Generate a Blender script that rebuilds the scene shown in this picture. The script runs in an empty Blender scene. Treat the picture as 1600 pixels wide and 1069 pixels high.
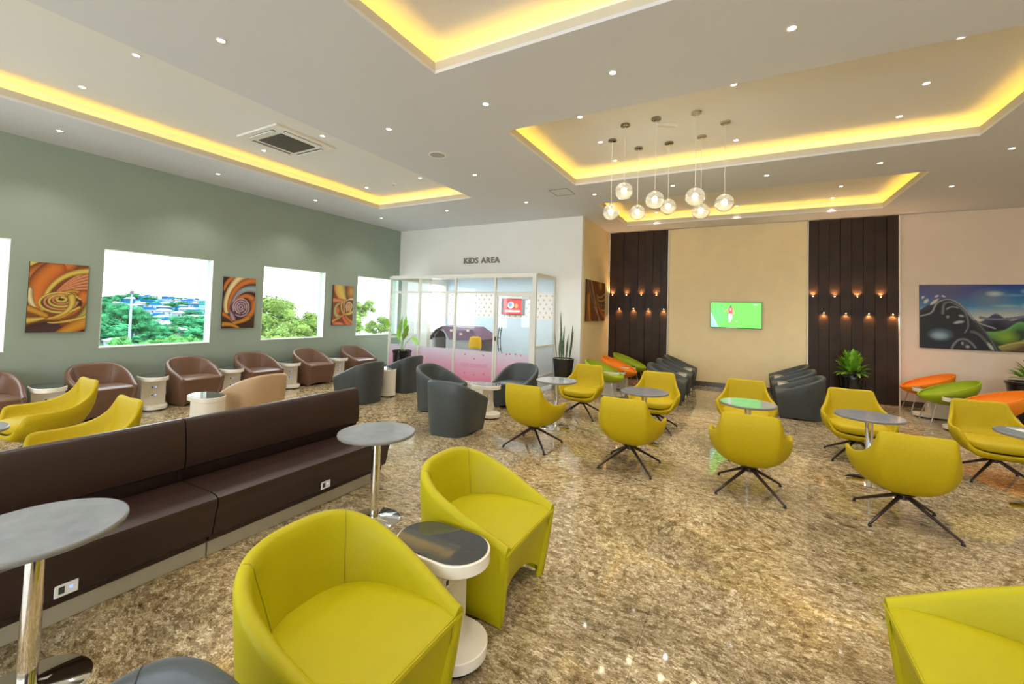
import bpy, math, random
import numpy as np
from mathutils import Vector, Matrix
random.seed(7)
PI = math.pi
C = bpy.context.scene.collection
sc = bpy.context.scene

# ------------------------------------------------------------------ camera, world, sun, exposure
F_PX, CY_PX = 658.5166, 462.8821            # focal length and principal row of a 1600x1069 frame
YAW, PITCH, ROLL = -0.501056582, 0.0348520518, 0.0288384869
cd = bpy.data.cameras.new('camera'); cam = bpy.data.objects.new('camera', cd); C.objects.link(cam)
fw = Vector((math.sin(YAW)*math.cos(PITCH), math.cos(YAW)*math.cos(PITCH), math.sin(PITCH)))
r0 = Vector((math.cos(YAW), -math.sin(YAW), 0)); u0 = r0.cross(fw)
ri = math.cos(ROLL)*r0 + math.sin(ROLL)*u0; up = -math.sin(ROLL)*r0 + math.cos(ROLL)*u0
cam.matrix_world = Matrix(((ri.x, up.x, -fw.x, 0), (ri.y, up.y, -fw.y, 0), (ri.z, up.z, -fw.z, 1.7), (0, 0, 0, 1)))
cd.sensor_fit = 'HORIZONTAL'; cd.sensor_width = 36.0; cd.lens = F_PX*36/1600
cd.shift_y = -(1069/2 - CY_PX)/1600; cd.clip_start = 0.05; cd.clip_end = 3000
sc.camera = cam

W = bpy.data.worlds.new('world'); sc.world = W; W.use_nodes = True
bg = W.node_tree.nodes['Background']; bg.inputs[0].default_value = (0.84, 0.92, 1.0, 1); bg.inputs[1].default_value = 5.5

sun = bpy.data.lights.new('sun', 'SUN'); sun.energy = 3.0; sun.angle = 0.02; sun.color = (1, .96, .88)
so = bpy.data.objects.new('sun', sun); C.objects.link(so)
so.rotation_euler = Vector((-0.75, 0.25, -0.75)).to_track_quat('-Z', 'Y').to_euler()

sc.view_settings.view_transform = 'Standard'; sc.view_settings.look = 'None'
sc.view_settings.exposure = 0.3; sc.view_settings.gamma = 1.0
sc.view_settings.use_curve_mapping = False
LAMP = 42.0           # watts of each recessed downlight
LED = 9.0            # emission of the cove strips

# ------------------------------------------------------------------ materials
def srgb(r, g, b):
    f = lambda c: (c/255/12.92) if c/255 <= .04045 else ((c/255+.055)/1.055)**2.4
    return (f(r), f(g), f(b), 1)
def mat(name, col, rough=.5, metal=0, var=0.0, vscale=8, bump=0.0, bscale=60, spec=.5, coat=0, emit=None, es=0, sheen=0):
    m = bpy.data.materials.new(name); m.use_nodes = True
    nt = m.node_tree; b = nt.nodes['Principled BSDF']
    b.inputs['Base Color'].default_value = col; b.inputs['Roughness'].default_value = rough
    b.inputs['Metallic'].default_value = metal; b.inputs['Specular IOR Level'].default_value = spec
    b.inputs['Coat Weight'].default_value = coat; b.inputs['Sheen Weight'].default_value = sheen
    if emit: b.inputs['Emission Color'].default_value = emit; b.inputs['Emission Strength'].default_value = es
    tc = nt.nodes.new('ShaderNodeTexCoord')
    if var > 0:
        n = nt.nodes.new('ShaderNodeTexNoise'); n.inputs['Scale'].default_value = vscale; n.inputs['Detail'].default_value = 4
        nt.links.new(tc.outputs['Object'], n.inputs['Vector'])
        r = nt.nodes.new('ShaderNodeValToRGB')
        r.color_ramp.elements[0].position = .3; r.color_ramp.elements[1].position = .7
        r.color_ramp.elements[0].color = tuple(c*(1-var) for c in col[:3])+(1,)
        r.color_ramp.elements[1].color = tuple(min(1, c*(1+var)) for c in col[:3])+(1,)
        nt.links.new(n.outputs['Fac'], r.inputs['Fac']); nt.links.new(r.outputs['Color'], b.inputs['Base Color'])
    if bump > 0:
        n = nt.nodes.new('ShaderNodeTexNoise'); n.inputs['Scale'].default_value = bscale; n.inputs['Detail'].default_value = 3
        nt.links.new(tc.outputs['Object'], n.inputs['Vector'])
        p = nt.nodes.new('ShaderNodeBump'); p.inputs['Strength'].default_value = bump; p.inputs['Distance'].default_value = .002
        nt.links.new(n.outputs['Fac'], p.inputs['Height']); nt.links.new(p.outputs['Normal'], b.inputs['Normal'])
    return m
M = {}
M['sage'] = mat('sage_paint', srgb(150, 163, 146), .6, var=.03, vscale=1.5, bump=.15, bscale=150)
M['white'] = mat('white_paint', srgb(243, 240, 232), .6, var=.015, vscale=2, bump=.1, bscale=160)
M['ceil'] = mat('ceiling_paint', srgb(222, 223, 226), .7, var=.01, vscale=2)
M['tray'] = mat('tray_paint', srgb(236, 234, 230), .7)
M['lip'] = mat('fascia_paint', srgb(214, 206, 184), .7)
M['cream'] = mat('cream_wallpaper', srgb(244, 222, 170), .6, var=.03, vscale=3, bump=.25, bscale=90)
M['blush'] = mat('blush_paint', srgb(234, 211, 184), .6, var=.03, vscale=2, bump=.2, bscale=120)
M['panel'] = mat('dark_walnut_panel', srgb(54, 36, 18), .45, var=.3, vscale=3, spec=.25)
M['paleblue'] = mat('pale_blue_wall', srgb(212, 226, 238), .6)
M['stone'] = mat('granite_skirting', srgb(92, 80, 62), .2, var=.3, vscale=30)
M['lime'] = mat('lime_leather', srgb(178, 167, 0), .5, var=.03, vscale=5, bump=.25, bscale=320, spec=.3)
M['mustard'] = mat('olive_yellow_wool', srgb(180, 155, 0), .6, var=.04, vscale=60, bump=.3, bscale=400, spec=.28)
M['slate'] = mat('slate_leather', srgb(66, 71, 70), .42, var=.04, vscale=6, bump=.2, bscale=300, spec=.45)
M['brown'] = mat('chestnut_leather', srgb(112, 80, 60), .34, var=.06, vscale=6, bump=.2, bscale=300, spec=.5)
M['tan'] = mat('tan_leather', srgb(184, 152, 112), .45, var=.04, vscale=6, bump=.2, bscale=300)
M['bench'] = mat('dark_brown_leather', srgb(48, 31, 26), .36, var=.06, vscale=7, bump=.3, bscale=260, spec=.45)
M['benchk'] = mat('bench_plinth', srgb(170, 160, 136), .45, var=.05)
M['seam_l'] = mat('lime_stitch', srgb(150, 146, 0), .7)
M['seam_d'] = mat('dark_stitch', srgb(60, 58, 54), .7)
M['seam_b'] = mat('brown_stitch', srgb(80, 52, 38), .7)
M['bowl_lime'] = mat('lime_fabric', srgb(160, 178, 14), .7, var=.05, vscale=50, bump=.3, bscale=300)
M['bowl_orange'] = mat('orange_fabric', srgb(240, 136, 8), .7, var=.05, vscale=50, bump=.3, bscale=300)
M['chrome'] = mat('chrome', (.78, .77, .74, 1), .06, 1)
M['darkchrome'] = mat('dark_chrome', (.30, .28, .25, 1), .1, 1)
M['steel'] = mat('brushed_steel', (.55, .54, .5, 1), .28, 1)
M['gun'] = mat('gunmetal_legs', srgb(66, 54, 48), .35, .6)
M['legw'] = mat('pale_rod', srgb(210, 205, 195), .25, .6)
M['lam'] = mat('grey_laminate', srgb(142, 146, 152), .09, var=.1, vscale=9, spec=.8)
M['lamedge'] = mat('laminate_edge', srgb(120, 118, 112), .3)
M['glosswhite'] = mat('gloss_white_lacquer', srgb(236, 228, 210), .2, var=.01, spec=.5)
M['blackglass'] = mat('smoked_glass_top', srgb(58, 62, 62), .04, spec=.8)
M['black'] = mat('black_plastic', srgb(18, 18, 18), .3)
M['potblack'] = mat('black_glazed_pot', srgb(26, 26, 28), .12, spec=.7, var=.2, vscale=4)
M['soil'] = mat('potting_soil', srgb(60, 44, 30), .9, var=.3, vscale=40)
M['pebble'] = mat('pale_pebbles', srgb(206, 200, 186), .7, var=.2, vscale=60)
M['leaf'] = mat('leaf_green', srgb(96, 150, 30), .4, var=.25, vscale=6)
M['leafb'] = mat('bright_leaf', srgb(140, 196, 60), .4, var=.2, vscale=7)
M['leafd'] = mat('dark_blade_leaf', srgb(70, 92, 44), .4, var=.45, vscale=14)
M['leafedge'] = mat('pale_leaf_margin', srgb(170, 170, 90), .5)
M['alu'] = mat('white_aluminium', srgb(226, 224, 214), .35, .0, spec=.6)
M['plastic_w'] = mat('white_plastic', srgb(236, 233, 224), .35)
M['grille'] = mat('dark_grille', srgb(96, 88, 70), .6, var=.2, vscale=60)
M['slot'] = mat('dark_slot', srgb(46, 38, 28), .7)
M['socket'] = mat('socket_dark', srgb(60, 60, 62), .5)
M['blue_led'] = mat('blue_indicator', (.1, .2, 1, 1), .5, emit=(.25, .4, 1, 1), es=1.2)
M['letters'] = mat('taupe_letters', srgb(140, 130, 112), .4)
M['lens'] = mat('downlight_lens', (1, 1, 1, 1), .5, emit=(1, .95, .85, 1), es=12)
M['led'] = mat('cove_led', (1, .8, .2, 1), .5, emit=(1, .60, .06, 1), es=LED)
M['filament'] = mat('lamp_bulb', (1, 1, 1, 1), .5, emit=(1, .9, .66, 1), es=30)
M['warmled'] = mat('warm_spot', (1, 1, 1, 1), .5, emit=(1, .68, .36, 1), es=60)
M['bark'] = mat('bark', srgb(110, 92, 70), .9, var=.2)
M['purple'] = mat('plum_plastic_roof', srgb(120, 92, 116), .45)
M['greyplastic'] = mat('pale_grey_plastic', srgb(206, 208, 214), .45)
M['yellowp'] = mat('yellow_plastic', srgb(226, 176, 20), .4)
M['film_print'] = mat('pink_print', srgb(214, 92, 124), .6)
M['film_text'] = mat('faint_pink_print', srgb(216, 146, 176), .6)

def vcol_mat(name, emit=0, rough=.5):
    m = bpy.data.materials.new(name); m.use_nodes = True; nt = m.node_tree; b = nt.nodes['Principled BSDF']
    a = nt.nodes.new('ShaderNodeVertexColor'); a.layer_name = 'paint'
    nt.links.new(a.outputs['Color'], b.inputs['Base Color']); b.inputs['Roughness'].default_value = rough
    if emit:
        nt.links.new(a.outputs['Color'], b.inputs['Emission Color']); b.inputs['Emission Strength'].default_value = emit
    return m
M['paint'] = vcol_mat('oil_paint', 0, .45)
M['screen'] = vcol_mat('lit_screen', .9, .2)

def glass_mat(name, tint, refl=1.0, alpha=0.0, rough=0.0):
    m = bpy.data.materials.new(name); m.use_nodes = True; nt = m.node_tree; nt.nodes.clear()
    o = nt.nodes.new('ShaderNodeOutputMaterial'); t = nt.nodes.new('ShaderNodeBsdfTransparent'); t.inputs[0].default_value = tint
    g = nt.nodes.new('ShaderNodeBsdfGlossy'); g.inputs['Roughness'].default_value = rough
    lw = nt.nodes.new('ShaderNodeLayerWeight'); lw.inputs[0].default_value = .5
    pw_ = nt.nodes.new('ShaderNodeMath'); pw_.operation = 'POWER'; pw_.inputs[1].default_value = 5
    nt.links.new(lw.outputs['Facing'], pw_.inputs[0])
    f = nt.nodes.new('ShaderNodeMath'); f.operation = 'MULTIPLY_ADD'; f.inputs[1].default_value = .9; f.inputs[2].default_value = .035
    nt.links.new(pw_.outputs[0], f.inputs[0])
    mu = nt.nodes.new('ShaderNodeMath'); mu.operation = 'MULTIPLY'; mu.inputs[1].default_value = refl; mu.use_clamp = True
    mx = nt.nodes.new('ShaderNodeMixShader'); nt.links.new(f.outputs[0], mu.inputs[0]); nt.links.new(mu.outputs[0], mx.inputs[0])
    nt.links.new(t.outputs[0], mx.inputs[1]); nt.links.new(g.outputs[0], mx.inputs[2])
    last = mx
    if alpha > 0:
        d = nt.nodes.new('ShaderNodeBsdfDiffuse'); d.inputs[0].default_value = (.8, .82, .85, 1)
        m2 = nt.nodes.new('ShaderNodeMixShader'); m2.inputs[0].default_value = alpha
        nt.links.new(mx.outputs[0], m2.inputs[1]); nt.links.new(d.outputs[0], m2.inputs[2]); last = m2
    nt.links.new(last.outputs[0], o.inputs[0]); return m
M['glass'] = glass_mat('clear_glass', (.95, .98, .97, 1), 1.0)
M['frost'] = glass_mat('frosted_glass', (.95, .93, .86, 1), 1.0, .30, .2)
M['globe'] = glass_mat('blown_glass', (.86, .84, .76, 1), 3.0, .13)

def film_mat():
    # frosted privacy film, printed with a tint running from pale blue-grey at its top edge to pink near the floor
    m = bpy.data.materials.new('frosted_film'); m.use_nodes = True; nt = m.node_tree; nt.nodes.clear()
    o = nt.nodes.new('ShaderNodeOutputMaterial'); tc = nt.nodes.new('ShaderNodeTexCoord'); sx = nt.nodes.new('ShaderNodeSeparateXYZ')
    nt.links.new(tc.outputs['Generated'], sx.inputs[0]); r = nt.nodes.new('ShaderNodeValToRGB')
    r.color_ramp.elements[0].position = .1; r.color_ramp.elements[0].color = srgb(246, 176, 204)
    r.color_ramp.elements[1].position = .98; r.color_ramp.elements[1].color = srgb(232, 226, 236)
    e = r.color_ramp.elements.new(.6); e.color = srgb(240, 206, 226)
    nt.links.new(sx.outputs['Z'], r.inputs[0])
    d = nt.nodes.new('ShaderNodeBsdfDiffuse'); tl = nt.nodes.new('ShaderNodeBsdfTranslucent'); tr = nt.nodes.new('ShaderNodeBsdfTransparent')
    nt.links.new(r.outputs[0], d.inputs[0]); nt.links.new(r.outputs[0], tl.inputs[0])
    a = nt.nodes.new('ShaderNodeMixShader'); a.inputs[0].default_value = .45
    nt.links.new(d.outputs[0], a.inputs[1]); nt.links.new(tl.outputs[0], a.inputs[2])
    b = nt.nodes.new('ShaderNodeMixShader'); b.inputs[0].default_value = .82
    nt.links.new(tr.outputs[0], b.inputs[1]); nt.links.new(a.outputs[0], b.inputs[2]); nt.links.new(b.outputs[0], o.inputs[0]); return m
M['film'] = film_mat()
M['film_clear'] = glass_mat('hazed_glass', (.93, .95, .97, 1), .6, .45)

def granite():
    m = bpy.data.materials.new('polished_granite'); m.use_nodes = True; nt = m.node_tree; b = nt.nodes['Principled BSDF']
    N = nt.nodes.new; L = nt.links.new
    geo = N('ShaderNodeNewGeometry')
    def ramp(src, stops):
        r = N('ShaderNodeValToRGB'); e = r.color_ramp.elements
        e[0].position, e[0].color = stops[0]; e[1].position, e[1].color = stops[-1]
        for p, c in stops[1:-1]: q = e.new(p); q.color = c
        L(src, r.inputs[0]); return r.outputs[0]
    def noise(vec, scale, det, rough, dist=0):
        n = N('ShaderNodeTexNoise'); n.inputs['Scale'].default_value = scale; n.inputs['Detail'].default_value = det
        n.inputs['Roughness'].default_value = rough; n.inputs['Distortion'].default_value = dist; L(vec, n.inputs['Vector']); return n
    def mul(c1, c2, f=1.0, mode='MULTIPLY'):
        x = N('ShaderNodeMixRGB'); x.blend_type = mode; x.inputs[0].default_value = f; L(c1, x.inputs[1]); L(c2, x.inputs[2]); return x.outputs[0]
    # gentle drift of the vein direction
    warp = noise(geo.outputs['Position'], .55, 1, .5)
    sub = N('ShaderNodeVectorMath'); sub.operation = 'SUBTRACT'; sub.inputs[1].default_value = (.5, .5, .5); L(warp.outputs['Color'], sub.inputs[0])
    scl = N('ShaderNodeVectorMath'); scl.operation = 'SCALE'; scl.inputs['Scale'].default_value = 1.0; L(sub.outputs[0], scl.inputs[0])
    add = N('ShaderNodeVectorMath'); add.operation = 'ADD'; L(geo.outputs['Position'], add.inputs[0]); L(scl.outputs[0], add.inputs[1])
    mp = N('ShaderNodeMapping'); mp.inputs['Rotation'].default_value = (0, 0, .35); mp.inputs['Scale'].default_value = (18.5, 25, 1); L(add.outputs[0], mp.inputs['Vector'])
    # flakes: cells stretched along the vein, their borders frayed by fine noise
    fray = noise(mp.outputs[0], 2.2, 4, .6)
    fs = N('ShaderNodeVectorMath'); fs.operation = 'SUBTRACT'; fs.inputs[1].default_value = (.5, .5, .5); L(fray.outputs['Color'], fs.inputs[0])
    fc = N('ShaderNodeVectorMath'); fc.operation = 'SCALE'; fc.inputs['Scale'].default_value = 2.2; L(fs.outputs[0], fc.inputs[0])
    fa = N('ShaderNodeVectorMath'); fa.operation = 'ADD'; L(mp.outputs[0], fa.inputs[0]); L(fc.outputs[0], fa.inputs[1])
    vc = N('ShaderNodeTexVoronoi'); vc.inputs['Scale'].default_value = 1.75; L(fa.outputs[0], vc.inputs['Vector'])
    sep = N('ShaderNodeSeparateColor'); L(vc.outputs['Color'], sep.inputs[0])
    c = ramp(sep.outputs[0], [(.0, srgb(150, 134, 104)), (.25, srgb(184, 167, 134)), (.6, srgb(212, 196, 162)), (1.0, srgb(240, 228, 200))])
    ve = N('ShaderNodeTexVoronoi'); ve.inputs['Scale'].default_value = 1.75; ve.feature = 'DISTANCE_TO_EDGE'; L(fa.outputs[0], ve.inputs['Vector'])
    c = mul(c, ramp(ve.outputs['Distance'], [(.0, (.34, .29, .21, 1)), (.06, (.66, .61, .51, 1)), (.15, (1, 1, 1, 1))]), .95)
    n1 = noise(mp.outputs[0], 1.3, 6, .66, .4)
    c = mul(c, ramp(n1.outputs['Fac'], [(.34, (.42, .38, .31, 1)), (.45, (.82, .78, .70, 1)), (.56, (1, 1, 1, 1))]), .9)
    n2 = noise(mp.outputs[0], .42, 5, .7, .8)
    c = mul(c, ramp(n2.outputs['Fac'], [(.34, (.30, .26, .20, 1)), (.41, (.75, .72, .66, 1)), (.48, (1, 1, 1, 1))]), .75)
    n4 = noise(geo.outputs['Position'], .9, 4, .6)
    c = mul(c, ramp(n4.outputs['Fac'], [(.38, (.60, .58, .55, 1)), (.50, (.90, .88, .85, 1)), (.62, (1.08, 1.03, .95, 1))]), 1)
    n5 = noise(geo.outputs['Position'], .5, 3, .6)
    c = mul(c, ramp(n5.outputs['Fac'], [(.50, (1, 1, 1, 1)), (.68, (1.0, .88, .66, 1))]), 1)
    L(c, b.inputs['Base Color'])
    b.inputs['Roughness'].default_value = .045; b.inputs['Specular IOR Level'].default_value = .62
    return m
M['granite'] = granite()
M['joint'] = mat('slab_joint', srgb(112, 98, 74), .6)

# ------------------------------------------------------------------ mesh helpers
class MB:
    def __init__(s): s.v = []; s.f = []
    def add(s, vs, fs):
        n = len(s.v); s.v += [tuple(p) for p in vs]; s.f += [tuple(i+n for i in f) for f in fs]; return s
    def box(s, x0, x1, y0, y1, z0, z1, rot=None, at=None):
        vs = [(x0,y0,z0),(x1,y0,z0),(x1,y1,z0),(x0,y1,z0),(x0,y0,z1),(x1,y0,z1),(x1,y1,z1),(x0,y1,z1)]
        if rot is not None: vs = [tuple((rot @ Vector(p)) + (Vector(at) if at else Vector())) for p in vs]
        return s.add(vs, [(0,3,2,1),(4,5,6,7),(0,1,5,4),(1,2,6,5),(2,3,7,6),(3,0,4,7)])
    def lathe(s, prof, n=32, c=(0, 0), cap=True):
        vs = []; k = len(prof)
        for i in range(n):
            a = 2*PI*i/n
            for r, z in prof: vs.append((c[0]+r*math.cos(a), c[1]+r*math.sin(a), z))
        fs = [(i*k+j, ((i+1) % n)*k+j, ((i+1) % n)*k+j+1, i*k+j+1) for i in range(n) for j in range(k-1)]
        if cap:
            if prof[0][0] > 1e-5: fs.append(tuple(i*k for i in range(n))[::-1])
            if prof[-1][0] > 1e-5: fs.append(tuple(i*k+k-1 for i in range(n)))
        return s.add(vs, fs)
    def prism(s, outline, z0, z1, inset=0):
        n = len(outline)
        vs = [(x, y, z0) for x, y in outline] + [(x, y, z1) for x, y in outline]
        return s.add(vs, [tuple(range(n))[::-1], tuple(range(n, 2*n))] + [(i, (i+1) % n, n+(i+1) % n, n+i) for i in range(n)])
    def grid(s, P, closed=False):
        R = len(P); K = len(P[0]); vs = [p for row in P for p in row]
        fs = [(i*K+j, i*K+j+1, ((i+1) % R)*K+j+1, ((i+1) % R)*K+j) for i in range(R if closed else R-1) for j in range(K-1)]
        return s.add(vs, fs)
    def tube(s, pts, r, n=8, cap=True):
        pts = [Vector(p) for p in pts]; rs = r if isinstance(r, (list, tuple)) else [r]*len(pts)
        vs = []; prev = None
        for i, p in enumerate(pts):
            d = (pts[min(i+1, len(pts)-1)] - pts[max(i-1, 0)]).normalized()
            if prev is None:
                a = d.orthogonal().normalized()
            else:
                a = (prev - d*prev.dot(d)).normalized()
            prev = a; b = d.cross(a)
            for k in range(n):
                t = 2*PI*k/n; vs.append(p + rs[i]*(math.cos(t)*a + math.sin(t)*b))
        m = len(pts)
        fs = [(i*n+k, i*n+(k+1) % n, (i+1)*n+(k+1) % n, (i+1)*n+k) for i in range(m-1) for k in range(n)]
        if cap: fs += [tuple(range(n))[::-1], tuple(range((m-1)*n, m*n))]
        return s.add(vs, fs)
    def build(s, name, m, parent=None, smooth=False, angle=40, bevel=0, loc=None):
        me = bpy.data.meshes.new(name); me.from_pydata(s.v, [], s.f); me.update()
        bm_fix(me)
        if smooth:
            me.polygons.foreach_set('use_smooth', [True]*len(me.polygons)); me.set_sharp_from_angle(angle=math.radians(angle))
        me.materials.append(m if not isinstance(m, str) else M[m])
        o = bpy.data.objects.new(name, me); C.objects.link(o)
        if parent is not None: o.parent = parent
        if loc: o.location = loc
        if bevel:
            b = o.modifiers.new('bevel', 'BEVEL'); b.width = bevel; b.segments = 3; b.limit_method = 'ANGLE'; b.harden_normals = True
            me.polygons.foreach_set('use_smooth', [True]*len(me.polygons))
        return o
import bmesh
def bm_fix(me):
    bm = bmesh.new(); bm.from_mesh(me); bmesh.ops.remove_doubles(bm, verts=bm.verts, dist=1e-5)
    bmesh.ops.recalc_face_normals(bm, faces=bm.faces); bm.to_mesh(me); bm.free()
def thing(name, label, cat, loc=(0, 0, 0), rz=0, group=None):
    o = bpy.data.objects.new(name, None); C.objects.link(o); o.empty_display_size = .1
    o.location = loc; o.rotation_euler = (0, 0, rz); o['label'] = label; o['category'] = cat
    if group: o['group'] = group
    return o
def tag(o, label, cat, group=None):
    o['label'] = label; o['category'] = cat
    if group: o['group'] = group
    return o
def struct(o): o['kind'] = 'structure'; return o
def dup(root, loc, rz=0, label=None, group=None, recolor=None):
    r = root.copy(); C.objects.link(r); r.location = loc; r.rotation_euler = (0, 0, rz)
    if label: r['label'] = label
    if group: r['group'] = group
    for ch in list(root.children):
        c = ch.copy(); C.objects.link(c); c.parent = r
        for g in ch.children:
            d = g.copy(); C.objects.link(d); d.parent = c
    return r
def lerp(a, b, t): return a+(b-a)*t
def smooth(t): t = max(0, min(1, t)); return t*t*(3-2*t)

# ------------------------------------------------------------------ room dimensions (metres)
H = 3.906; YD = 11.386; XL = -8.717; YK = 9.10; XR = 7.2; YN = -6.0
# ---- floor: slabs laid over a bed
fb = struct(MB().box(XL-.3, XR+.3, YN-.3, YD+.3, -.12, -.012).build('floor', 'joint'))
TS = 1.18
sl = None; xs = XL
slab = MB().box(.0008, TS-.0008, .0008, TS-.0008, -.012, 0)
nx = int(math.ceil((XR-XL)/TS)); ny = int(math.ceil((YD-YN)/TS))
for i in range(nx):
    for j in range(ny):
        if sl is None: o = sl = slab.build('slab', 'granite', fb)
        else: o = sl.copy(); C.objects.link(o); o.parent = fb
        o.location = (XL+i*TS, YD-(j+1)*TS, 0)

# ---- ceiling with four light trays
HOLES = [(-7.24, -4.70, -2.2, 6.84), (-2.56, 2.42, 0.5, 3.033), (-2.565, 2.42, 4.42, 6.855), (-2.565, 2.38, 8.21, 10.57),
         (-2.56, 2.42, -3.3, -.87)]
def rects(x0, x1, y0, y1, holes):
    ys = sorted({y0, y1} | {h[2] for h in holes} | {h[3] for h in holes}); out = []
    for a, b in zip(ys, ys[1:]):
        m = (a+b)/2; hs = sorted((h[0], h[1]) for h in holes if h[2] < m < h[3]); x = x0
        for h0, h1 in hs:
            if h0 > x: out.append((x, h0, a, b))
            x = h1
        if x < x1: out.append((x, x1, a, b))
    return out
cb = MB()
for r in rects(XL-.2, XR+.2, YN-.2, YD+.2, HOLES): cb.box(r[0], r[1], r[2], r[3], H, H+.03)
ceiling = struct(cb.build('ceiling', 'ceil'))
roof = struct(MB().box(XL-.4, XR+.4, YN-.4, YD+.4, H+.6, H+.8).build('roof_slab', 'ceil'))
TZ = .26; PO = .17; LIP = .11
trays = []
for k, (x0, x1, y0, y1) in enumerate(HOLES):
    t = MB()
    t.box(x0-.02, x0, y0-.02, y1+.02, H+.03, H+LIP); t.box(x1, x1+.02, y0-.02, y1+.02, H+.03, H+LIP)
    t.box(x0, x1, y0-.02, y0, H+.03, H+LIP); t.box(x0, x1, y1, y1+.02, H+.03, H+LIP)
    lip = t.build('cove_lip', 'lip', ceiling)
    t = MB(); X0, X1, Y0, Y1 = x0-PO, x1+PO, y0-PO, y1+PO
    t.box(X0-.03, X1+.03, Y0-.03, Y1+.03, H+TZ, H+TZ+.03)
    t.box(X0-.03, X0, Y0, Y1, H+.03, H+TZ); t.box(X1, X1+.03, Y0, Y1, H+.03, H+TZ)
    t.box(X0, X1, Y0-.03, Y0, H+.03, H+TZ); t.box(X0, X1, Y1, Y1+.03, H+.03, H+TZ)
    t.build('tray_ceiling', 'tray', ceiling)
    t = MB(); q = .055; a, b = .075, .09
    t.box(x0-b, x0-a+.005, y0-a, y1+a, H+q, H+q+.008); t.box(x1+a-.005, x1+b, y0-a, y1+a, H+q, H+q+.008)
    t.box(x0-a, x1+a, y0-b, y0-a+.005, H+q, H+q+.008); t.box(x0-a, x1+a, y1+a-.005, y1+b, H+q, H+q+.008)
    t.build('led_strip', 'led', ceiling)

# ---- walls
WZ0, WZ1 = .953, 2.485; WINS = [(0.19, 1.722), (2.68, 4.222), (5.175, 6.645), (7.61, 9.08), (10.08, 11.30)]
wl = MB(); wk = MB(); y = YN
for a, b in [(-2.27, -.74), (-4.73, -3.2)] + WINS: pass
allw = sorted([(-4.73, -3.2), (-2.27, -.74)] + WINS)
for a, b in allw:
    tgt = wk if a > YK else wl
    if a > YK:
        wl.box(XL-.22, XL, y, YK+.12, 0, H); tgt.box(XL-.22, XL, YK+.12, a, 0, H)
    else: tgt.box(XL-.22, XL, y, a, 0, H)
    tgt.box(XL-.22, XL, a, b, 0, WZ0); tgt.box(XL-.22, XL, a, b, WZ1, H); y = b
wk.box(XL-.22, XL, y, YD+.2, 0, H)
struct(wl.build('wall_left', 'sage')); struct(wk.build('wall_left_playroom', 'white'))
for n, (a, b) in enumerate(allw):
    e = .0
    f = MB(); t = .012
    f.box(XL-.075, XL-.045, a, a+t, WZ0, WZ1); f.box(XL-.075, XL-.045, b-t, b, WZ0, WZ1)
    f.box(XL-.075, XL-.045, a+t, b-t, WZ0, WZ0+t); f.box(XL-.075, XL-.045, a+t, b-t, WZ1-t, WZ1)
    fr = struct(f.build('window_%d' % (n+1), 'alu'))
    MB().box(XL-.062, XL-.058, a+t, b-t, WZ0+t, WZ1-t).build('pane', 'glass', fr)
    MB().box(XL-.045, XL+.006, a-.005, b+.005, WZ0-.012, WZ0+.003).build('sill', 'plastic_w', fr)
    r = MB(); r.box(XL-.045, XL+.001, a, a+.006, WZ0+.003, WZ1); r.box(XL-.045, XL+.001, b-.006, b, WZ0+.003, WZ1); r.box(XL-.045, XL+.001, a+.006, b-.006, WZ1-.006, WZ1)
    r.build('reveal_lining', 'plastic_w', fr)
XC0, XC1, XP0, XP1 = -1.67, 1.265, -3.205, 2.80
struct(MB().box(XL-.2, XP0-.2, YD, YD+.2, 0, H).build('wall_far_playroom', 'paleblue'))
struct(MB().box(XP0-.2, XP1, YD, YD+.2, 0, H).build('wall_far', 'cream'))
struct(MB().box(XP1, XR+.2, YD, YD+.2, 0, H).build('wall_far_right', 'blush'))
struct(MB().box(XP0-.2, XP0, YK+.14, YD, 0, H).build('wall_return', 'cream'))
w = MB(); w.box(XL, XP0, YK, YK+.14, 2.50, H); w.box(-3.84, XP0, YK, YK+.14, 0, 2.50); w.box(-8.08, -7.62, YK, YK+.14, 0, 2.50)
struct(w.build('wall_playroom_front', 'white'))
struct(MB().box(XR, XR+.2, YN, YD+.2, 0, H).build('wall_right', 'blush'))
w = MB(); w.box(XL, -7, YN-.2, YN, 0, H); w.box(5.5, XR, YN-.2, YN, 0, H); w.box(-7, 5.5, YN-.2, YN, 0, .4); w.box(-7, 5.5, YN-.2, YN, 3.3, H)  # unseen rear wall; its wide opening is added to let in sky fill
struct(w.build('wall_near', 'white'))
struct(MB().box(XL, XP0-.2, YK+.14, YD, 2.78, 2.82).build('ceiling_playroom', 'ceil'))
for nm, bxx in (('baseboard_left', (XL, XL+.015, YN, YK, 0, .10)), ('baseboard_return', (XP0, XP0+.015, YK, YD-.02, 0, .10)),
                ('baseboard_playroom', (-3.8, XP0+.015, YK-.015, YK, 0, .10)),
                ('baseboard_far', (XC0, XC1, YD-.015, YD, 0, .11)), ('baseboard_far_right', (XP1, XR, YD-.015, YD, 0, .11)),
                ('baseboard_right', (XR-.015, XR, YN, YD-.02, 0, .11))):
    struct(MB().box(*bxx).build(nm, 'stone'))

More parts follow.
